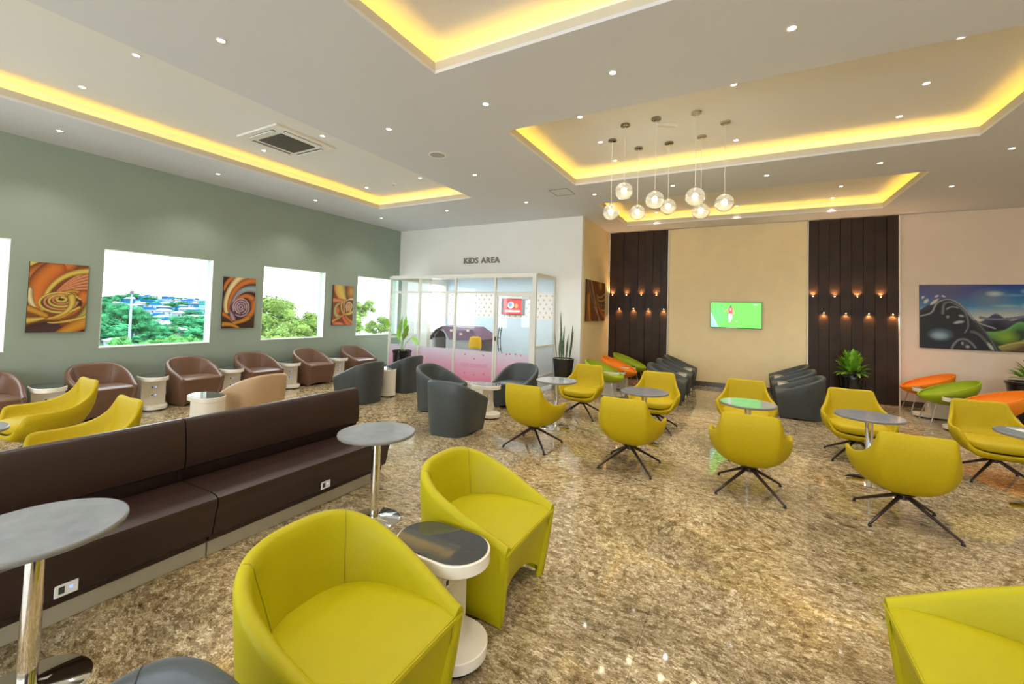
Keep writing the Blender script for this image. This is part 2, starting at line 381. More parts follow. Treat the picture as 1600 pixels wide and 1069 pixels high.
# ---- walnut wall panelling, interlocking boards
def panelling(x0, x1, label, side):
    root = struct(MB().box(x0, x1, YD-.03, YD, 0, H-.02).build('trim_'+side, 'panel'))
    n = 8; w = (x1-x0)/n; zu, zl = 2.19, 1.87
    for i in range(n):
        a = x0+i*w; g = .003
        if i % 2 == 1:  # proud board of the upper half
            MB().box(a+g, a+w-g, YD-.078, YD-.031, zl, H-.015).build('board', 'panel', root, bevel=.0012)
            MB().box(a+g, a+w-g, YD-.055, YD-.031, .01, zl-.003).build('board', 'panel', root, bevel=.0012)
        else:
            MB().box(a+g, a+w-g, YD-.055, YD-.031, zu+.003, H-.015).build('board', 'panel', root, bevel=.0012)
            MB().box(a+g, a+w-g, YD-.078, YD-.031, .01, zu).build('board', 'panel', root, bevel=.0012)
        xm = a+w/2; upw = i % 2 == 0; z = zu+.012 if upw else zl-.012
        hs = MB().lathe([(.0, 0), (.016, 0), (.016, .012), (.0, .012)], 12, (xm, YD-.075)).build('spot_housing', 'steel', root); hs.location.z = z-.006
        ln = MB().lathe([(.0, 0), (.010, 0), (.010, .004), (.0, .004)], 12, (xm, YD-.075)).build('spot_lens', 'warmled', hs); ln.location.z = .010 if upw else -.002
        l = bpy.data.lights.new('panel_spot', 'SPOT'); l.energy = 12; l.color = (1, .60, .30); l.spot_size = 2.3; l.spot_blend = 1; l.shadow_soft_size = .01
        lo = bpy.data.objects.new('panel_spot', l); C.objects.link(lo); lo.parent = root; lo.location = (xm, YD-.085, z+(.02 if upw else -.02))
        lo.rotation_euler = (PI if upw else 0, 0, 0)
    for xe in (x0, x1):
        MB().box(xe-.008, xe+.008, YD-.105, YD, 0, H-.02).build('edge_trim', 'white', root)
    return root
panelling(-3.19, XC0, '', 'panel_left'); panelling(XC1, XP1, '', 'panel_right')

# ------------------------------------------------------------------ ceiling fittings
def downlight():
    t = thing('downlight', '', 'downlight', group='recessed downlights')
    MB().lathe([(.040, 0), (.043, -.004), (.031, -.007), (.026, -.001)], 24).build('trim_ring', 'plastic_w', t, True)
    MB().lathe([(0, -.0025), (.027, -.0025)], 24, cap=False).build('lens', 'lens', t, True)
    l = bpy.data.lights.new('downlight_lamp', 'SPOT'); l.energy = LAMP; l.color = (1, .95, .88); l.spot_size = 1.95; l.spot_blend = .8; l.shadow_soft_size = .02
    lo = bpy.data.objects.new('downlight_lamp', l); C.objects.link(lo); lo.parent = t; lo.location = (0, 0, -.02)
    return t
ordn = ['nearest', 'second', 'third', 'farthest']
DL = []
zm, zt = H, H+TZ
def row(pts, z, where):
    names = {1: ['only'], 2: ['nearer', 'farther'], 3: ['nearest', 'middle', 'farthest'], 4: ordn}[len(pts)]
    for k, (x, y) in enumerate(pts): DL.append((x, y, z, '%s recessed downlight in %s' % (names[k], where)))
row([(-7.93, 1.92), (-7.92, 3.83), (-7.9, 5.70), (-7.88, 7.53)], zm, 'the ceiling strip along the green wall')
row([(-6.78, 1.80), (-6.78, 3.93), (-6.85, 6.11)], zt, 'the window side of the left ceiling tray')
row([(-5.38, 1.80), (-5.38, 3.95), (-5.38, 6.06)], zt, 'the inner side of the left ceiling tray')
row([(-3.87, 1.84), (-3.86, 3.75), (-3.86, 5.66), (-3.86, 7.53)], zm, 'the flat ceiling between left and middle trays')
DL.append((-5.84, 7.50, zm, 'recessed downlight past the end of the left ceiling tray'))
for k, x in enumerate((-2.43, -1.06, .31, 1.66)):
    DL.append((x, 3.73, zm, '%s recessed downlight from the left, before the pendant tray' % ['first', 'second', 'third', 'fourth'][k]))
for k, x in enumerate((-2.43, -1.06, .31, 1.66, 2.93)):
    DL.append((x, 7.51, zm, '%s recessed downlight from the left, behind the pendant tray' % ['first', 'second', 'third', 'fourth', 'fifth'][k]))
row([(-1.815, 4.96), (-1.815, 5.83), (-1.82, 6.64)], zt, 'the left end of the pendant tray')
row([(-.10, 4.94), (-.10, 6.54)], zt, 'the middle of the pendant tray')
row([(1.63, 4.92), (1.64, 5.75), (1.63, 6.56)], zt, 'the right end of the pendant tray')
row([(-1.84, 8.75), (-1.84, 10.47)], zt, 'the left end of the tray before the television')
row([(-.13, 8.75), (-.13, 10.47)], zt, 'the middle of the tray before the television')
row([(1.57, 8.75), (1.57, 9.61), (1.57, 10.47)], zt, 'the right end of the tray before the television')
DL.append((2.93, 9.24, zm, 'recessed downlight above the right-hand bowl chairs'))
DL.append((-2.13, 2.40, zt, 'recessed downlight in the nearest tray at the top edge'))
HID = [(-7.93, 0, zm), (-6.78, -.4, zt), (-5.38, -.4, zt), (-3.87, 0, zm), (-3.87, -2, zm), (-2.43, -.2, zm), (.31, -.2, zm), (1.66, -.2, zm), (.0, 1.6, zt), (1.7, 2.3, zt), (-2.1, 1, zt),
       (2.93, 3.7, zm), (4.3, 3.7, zm), (4.3, 7.5, zm), (5.7, 5.6, zm), (3.6, 5.6, zm), (4.3, 9.3, zm), (5.7, 9.3, zm), (3.6, 1.8, zm), (5.7, 1.8, zm), (-1, -3.8, zm), (2, -3.8, zm)]
dl0 = downlight()
narrow = bpy.data.lights.new('narrow_lamp', 'SPOT'); narrow.energy = LAMP; narrow.color = (1, .95, .88); narrow.spot_size = 1.05; narrow.spot_blend = 1; narrow.shadow_soft_size = .02
for k, (x, y, z, lab) in enumerate(DL):
    if k == 0: o = dl0; o.location = (x, y, z); o['label'] = lab
    else: o = dup(dl0, (x, y, z), 0, lab, 'recessed downlights')
    if z > H and (y > 10.3 or 6.5 < y < 6.8 or abs(x-1.6) > 9):      # lamps close to a tray fascia get a narrower beam, sparing it bright blobs
        for c_ in o.children:
            if c_.type == 'LIGHT': c_.data = narrow
# play room lights added as fill; then unseen room downlights, lamp only
PLAY_FILL = [(-7.6, 10.2, 2.77), (-6.0, 10.2, 2.77), (-4.4, 10.2, 2.77), (-6.9, 8.6, 2.49), (-4.9, 8.6, 2.49)]
for x, y, z in PLAY_FILL:
    l = bpy.data.lights.new('play_room_fill', 'AREA'); l.energy = 15; l.shape = 'DISK'; l.size = .3; l.color = (.94, .97, 1)
    lo = bpy.data.objects.new('play_room_fill', l); C.objects.link(lo); lo.location = (x, y, z-.03)
    tg = thing('added_ceiling_panel', '', 'added ceiling light', (x, y, z))
    MB().lathe([(0, -.02), (.15, -.02), (.16, -.012), (.16, 0), (0, 0)], 28).build('panel', 'glosswhite', tg, True)
    tg['label'] = 'added round white ceiling light of the play room, ' + {-7.6: 'rear left by the window', -6.0: 'rear centre', -4.4: 'rear right', -6.9: 'front left over the stool', -4.9: 'front right by the glass door'}[x]
for x, y, z in HID:
    l = bpy.data.lights.new('room_downlight', 'SPOT'); l.energy = LAMP; l.color = (1, .95, .88); l.spot_size = 1.95; l.spot_blend = .8; l.shadow_soft_size = .02
    lo = bpy.data.objects.new('room_downlight', l); C.objects.link(lo); lo.location = (x, y, z-.02)

# cassette air conditioner in the left tray
ac = thing('ceiling_cassette', 'square white air conditioning cassette set in the long left ceiling tray', 'air conditioner', (-6.07, 3.86, zt))
s_ = .475
MB().box(-s_, s_, -s_, s_, -.03, 0).build('face_plate', 'plastic_w', ac, bevel=.006)
MB().box(-.27, .27, -.27, .27, -.036, -.030).build('return_grille', 'grille', ac)
gl = MB()
for i in range(18): gl.box(-.27, .27, -.262+i*.031, -.250+i*.031, -.042, -.036)
gl.build('grille_slats', 'grille', ac)['kind'] = 'stuff'
for k in range(4):
    R = Matrix.Rotation(k*PI/2, 3, 'Z')
    MB().box(-.29, .29, .355, .405, -.034, -.030, R, (0, 0, 0)).build('air_slot', 'slot', ac)
    MB().box(-.28, .28, .372, .402, -.050, -.035, R, (0, 0, 0)).build('louvre', 'plastic_w', ac)
def speaker(x, y, lab):
    t = thing('ceiling_speaker', lab, 'speaker', (x, y, H))
    MB().lathe([(.125, 0), (.128, -.006), (.108, -.010), (.104, -.003)], 40).build('bezel', 'plastic_w', t, True)
    MB().lathe([(0, -.006), (.105, -.004)], 40, cap=False).build('grille', mat('grey_speaker_mesh', srgb(176, 174, 166), .7, bump=.5, bscale=400), t, True)
speaker(-3.86, 4.70, 'round flush ceiling speaker between the left tray and the pendant tray')
sm = thing('smoke_detector', 'small white smoke detector at the far end of the left ceiling tray', 'smoke detector', (-6.11, 6.12, zt))
MB().lathe([(.05, 0), (.05, -.014), (.034, -.03), (.0, -.033)], 24).build('sensor_body', 'plastic_w', sm, True)
MB().lathe([(.024, -.032), (.024, -.045), (0, -.047)], 16).build('sensor_cage', 'steel', sm, True)
hp = thing('access_hatch', 'flush square access hatch in the ceiling beside the pendant tray', 'hatch', (-2.93, 7.14, H))
MB().box(-.165, .165, -.19, .19, -.004, 0).build('hatch_panel', 'ceil', hp)
fr = MB()
for a in ((-.18, -.172, -.205, .205), (.172, .18, -.205, .205), (-.172, .172, -.205, -.197), (-.172, .172, .197, .205)): fr.box(a[0], a[1], a[2], a[3], -.006, 0)
fr.build('hatch_frame', 'lamedge', hp)
em = thing('emergency_light', 'slim white emergency light bar on the ceiling among the pendants', 'light fitting', (-.88, 5.62, zt), .55)
MB().box(-.13, .13, -.03, .03, -.035, 0).build('fitting_body', 'plastic_w', em, bevel=.006)
MB().box(-.115, .115, -.02, .02, -.038, -.035).build('diffuser', 'glosswhite', em)

# pendants
PD = [(-1.64, 5.83, 3.13, 'darkchrome'), (-1.36, 5.42, 3.29, 'darkchrome'), (-1.37, 6.27, 3.20, 'darkchrome'), (-.97, 5.40, 3.13, 'darkchrome'),
      (-.94, 6.25, 3.24, 'darkchrome'), (-.51, 5.43, 3.127, 'steel'), (-.51, 6.21, 3.13, 'steel'), (-.21, 5.87, 3.133, 'steel')]
PL = ['glass globe pendant hanging lowest at the left end of the cluster', 'glass globe pendant highest of the cluster, second from the left',
      'glass globe pendant hanging third from the left, at the back of the cluster', 'glass globe pendant in the centre front, overlapping a smaller-looking globe',
      'glass globe pendant in the centre rear, half behind another globe', 'glass globe pendant third from the right, at the front above a lower globe',
      'glass globe pendant hanging lowest on the right side of the cluster', 'glass globe pendant at the right end of the cluster']
for (x, y, z, cm), lab in zip(PD, PL):
    t = thing('pendant_lamp', lab, 'pendant lamp', (x, y, zt), group='glass globe pendants')
    MB().lathe([(.0, -.03), (.052, -.03), (.06, -.024), (.06, 0)], 28).build('ceiling_rose', cm, t, True)
    MB().tube([(0, 0, -.03), (0, 0, z-zt+.125)], .0035, 6).build('cord', 'plastic_w', t)
    g = z-zt
    MB().lathe([(.0, g+.130), (.022, g+.130), (.024, g+.092), (.014, g+.075), (0, g+.075)], 20).build('lamp_holder', 'chrome', t, True)
    R = .112; pr = [(R*math.sin(a)+1e-6, g+R*math.cos(a)) for a in np.linspace(.18, PI, 22)]
    gl = MB().lathe(pr, 32, cap=False).build('glass_globe', 'globe', t, True, 80)
    pr2 = [(R*.93*math.sin(a_)+1e-6, g+R*.93*math.cos(a_)) for a_ in np.linspace(1.62, PI, 12)]
    MB().lathe(pr2, 28, cap=False).build('frosted_bowl', 'frost', gl, True, 80)
    wv = [(R*.97*math.cos(a), R*.97*math.sin(a), g+.012+.012*math.sin(2*a)) for a in np.linspace(0, 2*PI, 37)]
    MB().tube(wv, .0025, 6, False).build('glass_ripple', 'chrome', gl, True)
    pr = [(.030*math.sin(a)+1e-6, g+.01+.034*math.cos(a)) for a in np.linspace(0.01, PI, 12)]
    MB().lathe(pr, 20, cap=False).build('bulb', 'filament', t, True, 80)
    l = bpy.data.lights.new('pendant_light', 'POINT'); l.energy = 4; l.color = (1, .86, .62); l.shadow_soft_size = .034
    lo = bpy.data.objects.new('pendant_light', l); C.objects.link(lo); lo.parent = t; lo.location = (0, 0, g+.01)

# ------------------------------------------------------------------ tub chairs
def tub_chair(name, leather, stitch, label, loc, rz, ARCH=.15):
    t = thing(name, label, 'armchair', loc, rz)
    N = 48; n_ = 2.7
    path = []
    for i in range(N+1):
        u = i/N
        if u < .2: s = u/.2; path.append((lerp(.345, 0, s), lerp(-.325, -.355, smooth(s))))
        elif u > .8: s = (u-.8)/.2; path.append((lerp(0, .345, s), lerp(.355, .325, smooth(s))))
        else:
            a = (u-.2)/.6*PI
            cs, sn = math.cos(a), math.sin(a)
            path.append((-.372*abs(sn)**(2/n_), -.355*math.copysign(abs(cs)**(2/n_), cs)))
    def height(x):
        s = (.345-x)/.717
        return .446+.296*max(0, s)**.92*(1-.10*(1-s)) if s > 0 else .446
    rows = []
    for i, (x, y) in enumerate(path):
        a = path[max(i-1, 0)]; b = path[min(i+1, N)]
        tx, ty = b[0]-a[0], b[1]-a[1]; L = math.hypot(tx, ty); nx_, ny_ = ty/L*-1, tx/L     # inward normal candidate
        if nx_*(-x+.05)+ny_*(-y) < 0: nx_, ny_ = -nx_, -ny_
        h = height(x); k = .88
        u = i/N; side = 1-abs((u-.5)*2)
        arch = .022*math.sin(PI*min(1, max(0, (.345-x)/.60)))
        bx, by = (x*k-.005, y*.86)
        r = [(bx, by, arch), (lerp(bx, x, .30), lerp(by, y, .30), lerp(arch, h, .25)), (lerp(bx, x, .6), lerp(by, y, .62), lerp(arch, h, .5)),
             (lerp(bx, x, .86), lerp(by, y, .88), lerp(arch, h, .78)), (x, y, h-.035), (x+nx_*.006, y+ny_*.006, h-.014),
             (x+nx_*.022, y+ny_*.022, h), (x+nx_*.040, y+ny_*.040, h-.002), (x+nx_*.056, y+ny_*.056, h-.018)]
        zi = max(.415, h-.06)
        r += [(x+nx_*.066, y+ny_*.066, zi)]
        d = .066+.075*min(1, (h-.42)/.3)
        r += [(x+nx_*lerp(.066, d, .5), y+ny_*lerp(.066, d, .5), lerp(zi, .41, .5)), (x+nx_*d, y+ny_*d, .405)]
        rows.append(r)
    # keep arm ends from crossing the front plane
    MBs = MB().grid(rows); MBs.add(rows[0], [tuple(range(len(rows[0])))]); MBs.add(rows[-1], [tuple(range(len(rows[-1])))])
    for sy in (-1, 1):
        e_ = [Vector((.345*.88-.030, sy*(.325*.86-.026), .0)), Vector((.290, sy*.262, .10)), Vector((.300, sy*.275, .25)), Vector((.312, sy*.291, .36)), Vector((.313, sy*.292, .405)), Vector((.313, sy*.292, .425)), Vector((.313, sy*.292, .438)), Vector((.313, sy*.292, .4465))]
        MBs.tube(e_, [.022, .026, .031, .0345, .0345, .030, .019, .004], 14)
    # front apron with its arch
    fr = []
    K = 20
    for j in range(K+1):
        s = j/K; yy = lerp(-1, 1, s); col = []
        top = lerp(.325, .325, 0)
        for q in range(9):
            v = q/8
            zt_ = .425; arch = ARCH*max(0, 1-abs(yy)**2.5)**.85
            z = lerp(arch, zt_, v); hw = lerp(.325*.86, .325, v**.8 if v > 0 else 0)
            xx = lerp(.345*.88-.005, .345, v) - .045*(1-yy*yy)*(1-v)**1.2
            col.append((xx, yy*hw, z if abs(yy) < 1 else lerp(0, zt_, v)))
        fr.append(col)
    MBs.build('shell', leather, t, True, 50)
    MB().grid(fr).build('front_apron', leather, t, True, 60)
    # seat pad
    st = []
    for a in range(13):
        s = a/12; xx = lerp(.350, -.262, s)
        hw = lerp(.318, .262, min(1, s/.6))
        if s > .6: q = (s-.6)/.4; hw = .262*max(0.0, 1-q**2.6*.985)**(1/2.6)
        z = .438+.014*math.sin(PI*min(1, s*1.1+.05)); z -= .02*max(0, 1-s*9)**2
        rowp = []
        for b in range(17):
            v = lerp(-1, 1, b/16); rowp.append((xx, v*hw, z-.012*abs(v)**6))
        st.append(rowp)
    front = [(p[0]+.001, p[1], .405) for p in st[0]]
    MB().grid([front]+st).build('seat', leather, t, True, 60)
    for ang in (.37, .63):
        i = int(N*ang); r = rows[i]; pts = [Vector(p) for p in r[6:]]
        c = Vector((0, 0, .5))
        pts = [p + (Vector((c.x-p.x, c.y-p.y, 0)).normalized())*.001 for p in pts]
        MB().tube(pts, .0022, 5).build('seam', stitch, t)
    return t
lime = tub_chair('tub_chair', 'lime', 'seam_l', 'lime leather tub chair just right of the grey side table, facing right', (-1.42, 2.30, 0), 0)
lime['group'] = 'lime leather tub chairs'
dup(lime, (-1.38, 1.215, 0), 0, 'large lime leather tub chair at the bottom centre, nearest whole chair', 'lime leather tub chairs')
dup(lime, (.925, 2.255, 0), PI, 'lime leather tub chair cut off by the bottom right corner', 'lime leather tub chairs')
slate = tub_chair('tub_chair', 'slate', 'seam_d', 'slate grey tub chair seen from behind, nearest of the trio around the small table', (-3.53, 4.88, 0), PI/2, .05)
slate['group'] = 'slate grey tub chairs'
G = 'slate grey tub chairs'
for x, y, r, lab in ((-4.50, 5.75, 0, 'slate grey tub chair facing right, left of the small table before the play room'),
                     (-3.53, 6.72, -PI/2, 'slate grey tub chair with shiny inner back, before the play room door'),
                     (-6.03, 5.43, PI, 'blue-grey tub chair seen from behind, just past the end of the dark bench'),
                     (-6.13, 6.62, PI, 'dark grey tub chair in front of the potted plant with lobed leaves'),
                     (-1.30, 8.85, 0, 'nearest dark tub chair of the row left of the television, facing right'),
                     (-1.30, 9.88, 0, 'middle dark tub chair of the row left of the television'),
                     (-1.30, 10.88, 0, 'farthest dark tub chair of the row left of the television'),
                     (.88, 8.92, PI, 'nearest dark tub chair of the row right of the television, facing left'),
                     (.88, 9.93, PI, 'middle dark tub chair of the row right of the television'),
                     (.88, 10.9, PI, 'farthest dark tub chair of the row right of the television'),
                     (-1.165, .29, -PI/2, 'dark grey tub chair of which only the top edge shows at the bottom left')):
    dup(slate, (x, y, 0), r, lab, G)
brown = tub_chair('tub_chair', 'brown', 'seam_b', 'brown leather tub chair under the large window with the town view', (-8.22, 3.76, 0), 0, .045)
brown['group'] = 'brown leather tub chairs'
for y, lab in ((1.46, 'brown leather tub chair cut off by the left edge of the photo'), (2.57, 'brown leather tub chair behind the two swivel chairs on the left'),
               (4.84, 'brown leather tub chair under the dark spiral painting'), (6.03, 'brown leather tub chair under the right half of the tree-view window'),
               (7.25, 'brown leather tub chair farthest along the green wall, in its corner')):
    dup(brown, (-8.22, y, 0), 0, lab, 'brown leather tub chairs')
tub_chair('tub_chair', 'tan', 'seam_b', 'tan leather tub chair seen from behind, over the dark bench', (-6.0, 3.52, 0), PI)

# ------------------------------------------------------------------ stadium side tables
def stadium(a, r, n=14):
    o = []
    for k in range(n+1): t_ = -PI/2+PI*k/n; o.append((a+r*math.cos(t_), r*math.sin(t_)))
    for k in range(n+1): t_ = PI/2+PI*k/n; o.append((-a+r*math.cos(t_), r*math.sin(t_)))
    return o
def side_table(label, loc, rz):
    t = thing('side_table', label, 'side table', loc, rz, 'white side tables with dark tops')
    MB().prism(stadium(.10, .16), .455, .515).build('top_apron', 'glosswhite', t, bevel=.006)
    MB().prism(stadium(.10, .148), .5155, .521).build('glass_top', 'blackglass', t, bevel=.002)
    o_ = [(x_, y_) for x_, y_ in stadium(.10, .158) if x_ < 0]
    MB().prism([(.05, -.158)]+[(.05, .158)]+o_, .075, .455).build('column', 'glosswhite', t, True, 30)
    MB().prism(stadium(.10, .16), .02, .075).build('base', 'glosswhite', t, bevel=.006)
    MB().prism(stadium(.09, .15), 0, .02).build('plinth', 'black', t)
    for z in (.34, .22):
        so_ = MB().box(.0505, .055, -.055, .055, z-.03, z+.03).build('socket_plate', 'plastic_w', t, bevel=.003)
        MB().box(.055, .0565, -.03, -.012, z-.012, z+.012).build('socket_hole', 'socket', so_)
        MB().box(.055, .0565, .016, .034, z-.008, z+.008).build('indicator', 'blue_led', so_)
    return t
ST = side_table('white side table with dark stadium top between the two near lime tub chairs', (-1.33, 1.765, 0), 0)
for x, y, r, lab in ((-5.98, 2.90, PI, 'white side table beside the tan tub chair, over the bench'),
                     (-8.15, 2.02, 0, 'white side table at the far left between two brown tub chairs'),
                     (-8.15, 3.17, 0, 'white side table left of the brown chair under the town-view window'),
                     (-8.15, 4.32, 0, 'white side table right of the brown chair under the town-view window'),
                     (-8.15, 5.45, 0, 'white side table under the left part of the tree-view window'),
                     (-8.15, 6.63, 0, 'white side table under the pale flower painting'),
                     (-6.08, 6.03, PI, 'white side table between the two dark tub chairs past the bench'),
                     (-3.60, 5.78, 0, 'white side table with reflective top amid the three slate tub chairs'),
                     (-2.35, 8.72, 0, 'white side table between the front lime bowl chair and the orange one'),
                     (-2.35, 9.70, 0, 'white side table between the orange bowl chair and the rear lime one, left'),
                     (-1.25, 9.36, 0, 'white side table between nearer dark chairs left of the television'),
                     (-1.25, 10.38, 0, 'white side table between farther dark chairs left of the television'),
                     (.85, 9.42, PI, 'white side table between nearer dark chairs right of the television'),
                     (.85, 10.42, PI, 'white side table between farther dark chairs right of the television'),
                     (3.0, 10.35, PI, 'white side table between the rear orange and the lime bowl chair, right'),
                     (3.1, 9.35, PI, 'white side table behind the lime bowl chair at right')):
    dup(ST, (x, y, 0), r, lab, 'white side tables with dark tops')

# ------------------------------------------------------------------ swivel lounge chairs
def swivel():
    t = thing('swivel_chair', '', 'chair', group='olive yellow swivel chairs')
    half = [(.0, -.345, .796), (.10, -.350, .800), (.195, -.350, .800), (.236, -.340, .788), (.252, -.318, .735), (.274, -.275, .660), (.304, -.205, .598),
            (.338, -.120, .562), (.360, -.02, .545), (.370, .08, .541), (.366, .165, .545), (.350, .218, .530), (.322, .240, .470), (.300, .262, .415),
            (.262, .285, .365), (.18, .300, .340), (.09, .306, .332), (.0, .308, .330)]
    rim = [Vector(p) for p in half] + [Vector((-p[0], p[1], p[2])) for p in half[-2:0:-1]]
    # resample smoothly
    def cat(P, sub=3):
        out = []; n = len(P)
        for i in range(n):
            p0, p1, p2, p3 = P[i-1], P[i], P[(i+1) % n], P[(i+2) % n]
            for k in range(sub):
                s = k/sub; out.append(.5*((2*p1)+(-p0+p2)*s+(2*p0-5*p1+4*p2-p3)*s*s+(-p0+3*p1-3*p2+p3)*s**3))
        return out
    rim = cat(rim); n = len(rim)
    B = Vector((0, -.01, .238)); rows = []
    for i, p in enumerate(rim):
        a, b = rim[i-1], rim[(i+1) % n]; tg = (b-a).normalized()
        ctr = Vector((0, .0, p.z)); inw = (ctr-p); inw.z = 0; inw = (inw - tg*inw.dot(tg)); inw.normalize()
        col = []
        for v in (0.0, .12, .25, .38, .5, .62, .74, .86, 1.0):
            fxy = 1-(1-v)**2.05 ; fz = v**1.7
            low = B.z
            q = Vector((lerp(B.x, p.x, fxy), lerp(B.y, p.y, fxy), lerp(low, p.z, fz)))
            # push the side walls outwards a little below the rim
            if 0 < v < 1: q += -inw*.008*math.sin(PI*v)
            col.append(q)
        col.append(p+inw*.012+Vector((0, 0, .008))); col.append(p+inw*.028+Vector((0, 0, .002)))
        Bi = Vector((0, 0, .36)); p2 = p+inw*.038+Vector((0, 0, -.015))
        for v in (1.0, .8, .6, .4, .2, 0):
            fxy = 1-(1-v)**2.6; fz = v**1.7
            col.append(Vector((lerp(0, p2.x, fxy), lerp(0, p2.y, fxy), max(.30, lerp(min(.36, p2.z-.01), p2.z, fz)))))
        rows.append(col)
    MB().grid(rows, True).build('shell', 'mustard', t, True, 70)
    # seat pad
    st = []
    for j in range(9):
        v = j/8; ring = []
        sc_ = [0.02, .5, .85, .96, 1.0, 1.0, .97, .9, .02][j]; z = [.452, .452, .448, .436, .420, .385, .362, .352, .350][j]
        for k in range(48):
            a = 2*PI*k/48; cs, sn = math.cos(a), math.sin(a); e = 2/2.9
            x = .285*math.copysign(abs(cs)**e, cs)*sc_; y = (.30 if sn > 0 else .235)*math.copysign(abs(sn)**e, sn)*sc_
            ring.append((x, y+.02, z))
        st.append(ring)
    MB().grid([r+[r[0]] for r in st]).build('seat', 'mustard', t, True, 60)
    MB().tube([rows[int(n*.27)][k] - Vector((.002, 0, 0)) for k in range(2, 9)], .0025, 5).build('seam', mat('olive_stitch', srgb(120, 104, 10), .8), t)
    MB().lathe([(.0, .246), (.09, .246), (.085, .235), (.03, .225), (.03, .185), (.0, .18)], 20).build('hub', 'gun', t, True)
    for k in range(4):
        a = PI/4+k*PI/2; c, s = math.cos(a), math.sin(a)
        lg = MB().tube([(c*.01, s*.01, .208), (c*.05, s*.05, .206), (c*.395, s*.395, .022)], [.017, .017, .0105], 8).build('leg', 'gun', t, True)
        MB().lathe([(.0, 0), (.014, 0), (.014, .014), (.008, .02), (0, .02)], 12, (c*.395, s*.395)).build('glide', 'black', lg, True)
    return t
SW = swivel(); G = 'olive yellow swivel chairs'
spots = [(-2.33, 4.93, 0, 'olive yellow swivel chair seen from behind, leftmost of the front row'),
         (-1.10, 4.87, 0, 'olive yellow swivel chair seen from behind, second of the front row'),
         (.07, 4.85, 0, 'olive yellow swivel chair seen from behind, third of the front row'),
         (1.22, 4.85, 0, 'olive yellow swivel chair seen from behind, rightmost of the front row'),
         (-2.33, 6.78, PI, 'olive yellow swivel chair facing the camera beside the leftmost round table'),
         (-1.15, 6.66, PI, 'olive yellow swivel chair facing the camera before the left dark tub chairs'),
         (.05, 6.68, PI, 'olive yellow swivel chair behind the round table with the green reflection'),
         (1.25, 6.69, PI, 'olive yellow swivel chair facing the camera before the walnut panel with the bushy plant'),
         (2.45, 6.70, PI, 'olive yellow swivel chair at the right edge, facing the camera'),
         (-6.42, 1.58, PI, 'pale-backed yellow swivel chair at left, farther of the two behind the bench'),
         (-4.92, 1.42, PI, 'pale-backed yellow swivel chair at left, closest behind the bench')]
for k, (x, y, r, lab) in enumerate(spots):
    if k == 0: SW.location = (x, y, 0); SW['label'] = lab
    else: dup(SW, (x, y, 0), r, lab, G)

# ------------------------------------------------------------------ round pedestal tables
def ptable():
    t = thing('pedestal_table', '', 'table', group='round pedestal tables')
    MB().lathe([(0, .672), (.285, .672), (.298, .678), (.30, .688), (.298, .697), (.292, .700), (0, .700)], 56).build('tabletop', 'lam', t, True, 25)
    MB().lathe([(.2915, .7002), (.2985, .6975), (.3008, .688), (.2985, .6775)], 56, cap=False).build('edge_band', 'lamedge', t, True, 60)
    MB().lathe([(0, .640), (.11, .640), (.11, .646), (.045, .670), (0, .672)], 32).build('top_bracket', 'steel', t, True)
    MB().lathe([(.034, .022), (.034, .66)], 28, cap=False).build('column', 'chrome', t, True)
    MB().lathe([(0, 0), (.205, 0), (.205, .006), (.195, .011), (.06, .022), (.036, .030), (0, .030)], 48).build('foot_plate', 'chrome', t, True, 30)
    return t
PT = ptable()
for k, (x, y, lab) in enumerate([(-2.57, 2.50, 'round grey pedestal table at the far end of the dark bench'),
                                 (-2.68, .66, 'round grey pedestal table in the bottom left foreground'),
                                 (-2.40, 5.83, 'round pedestal table beside the play room glass, leftmost of its row'),
                                 (-1.12, 5.74, 'round pedestal table between two swivel chairs, second of its row'),
                                 (.065, 5.73, 'round pedestal table with the green screen reflected in its top'),
                                 (1.19, 5.80, 'round pedestal table on a chrome column, fourth of its row'),
                                 (2.43, 5.81, 'round pedestal table cut off by the right edge'),
                                 (-5.08, .76, 'round pedestal table at the left edge between the pale-backed swivel chairs')]):
    if k == 0: PT.location = (x, y, 0); PT['label'] = lab
    else: dup(PT, (x, y, 0), 0, lab, 'round pedestal tables')
cardb = thing('menu_card', 'small white menu card lying on the round table at the right edge', 'card', (2.36, 5.93, .7003), .3)
MB().box(-.06, .06, -.09, .09, 0, .002).build('card', 'plastic_w', cardb)
MB().box(-.05, .05, .04, .07, .002, .0025).build('printed_band', 'lamedge', cardb)

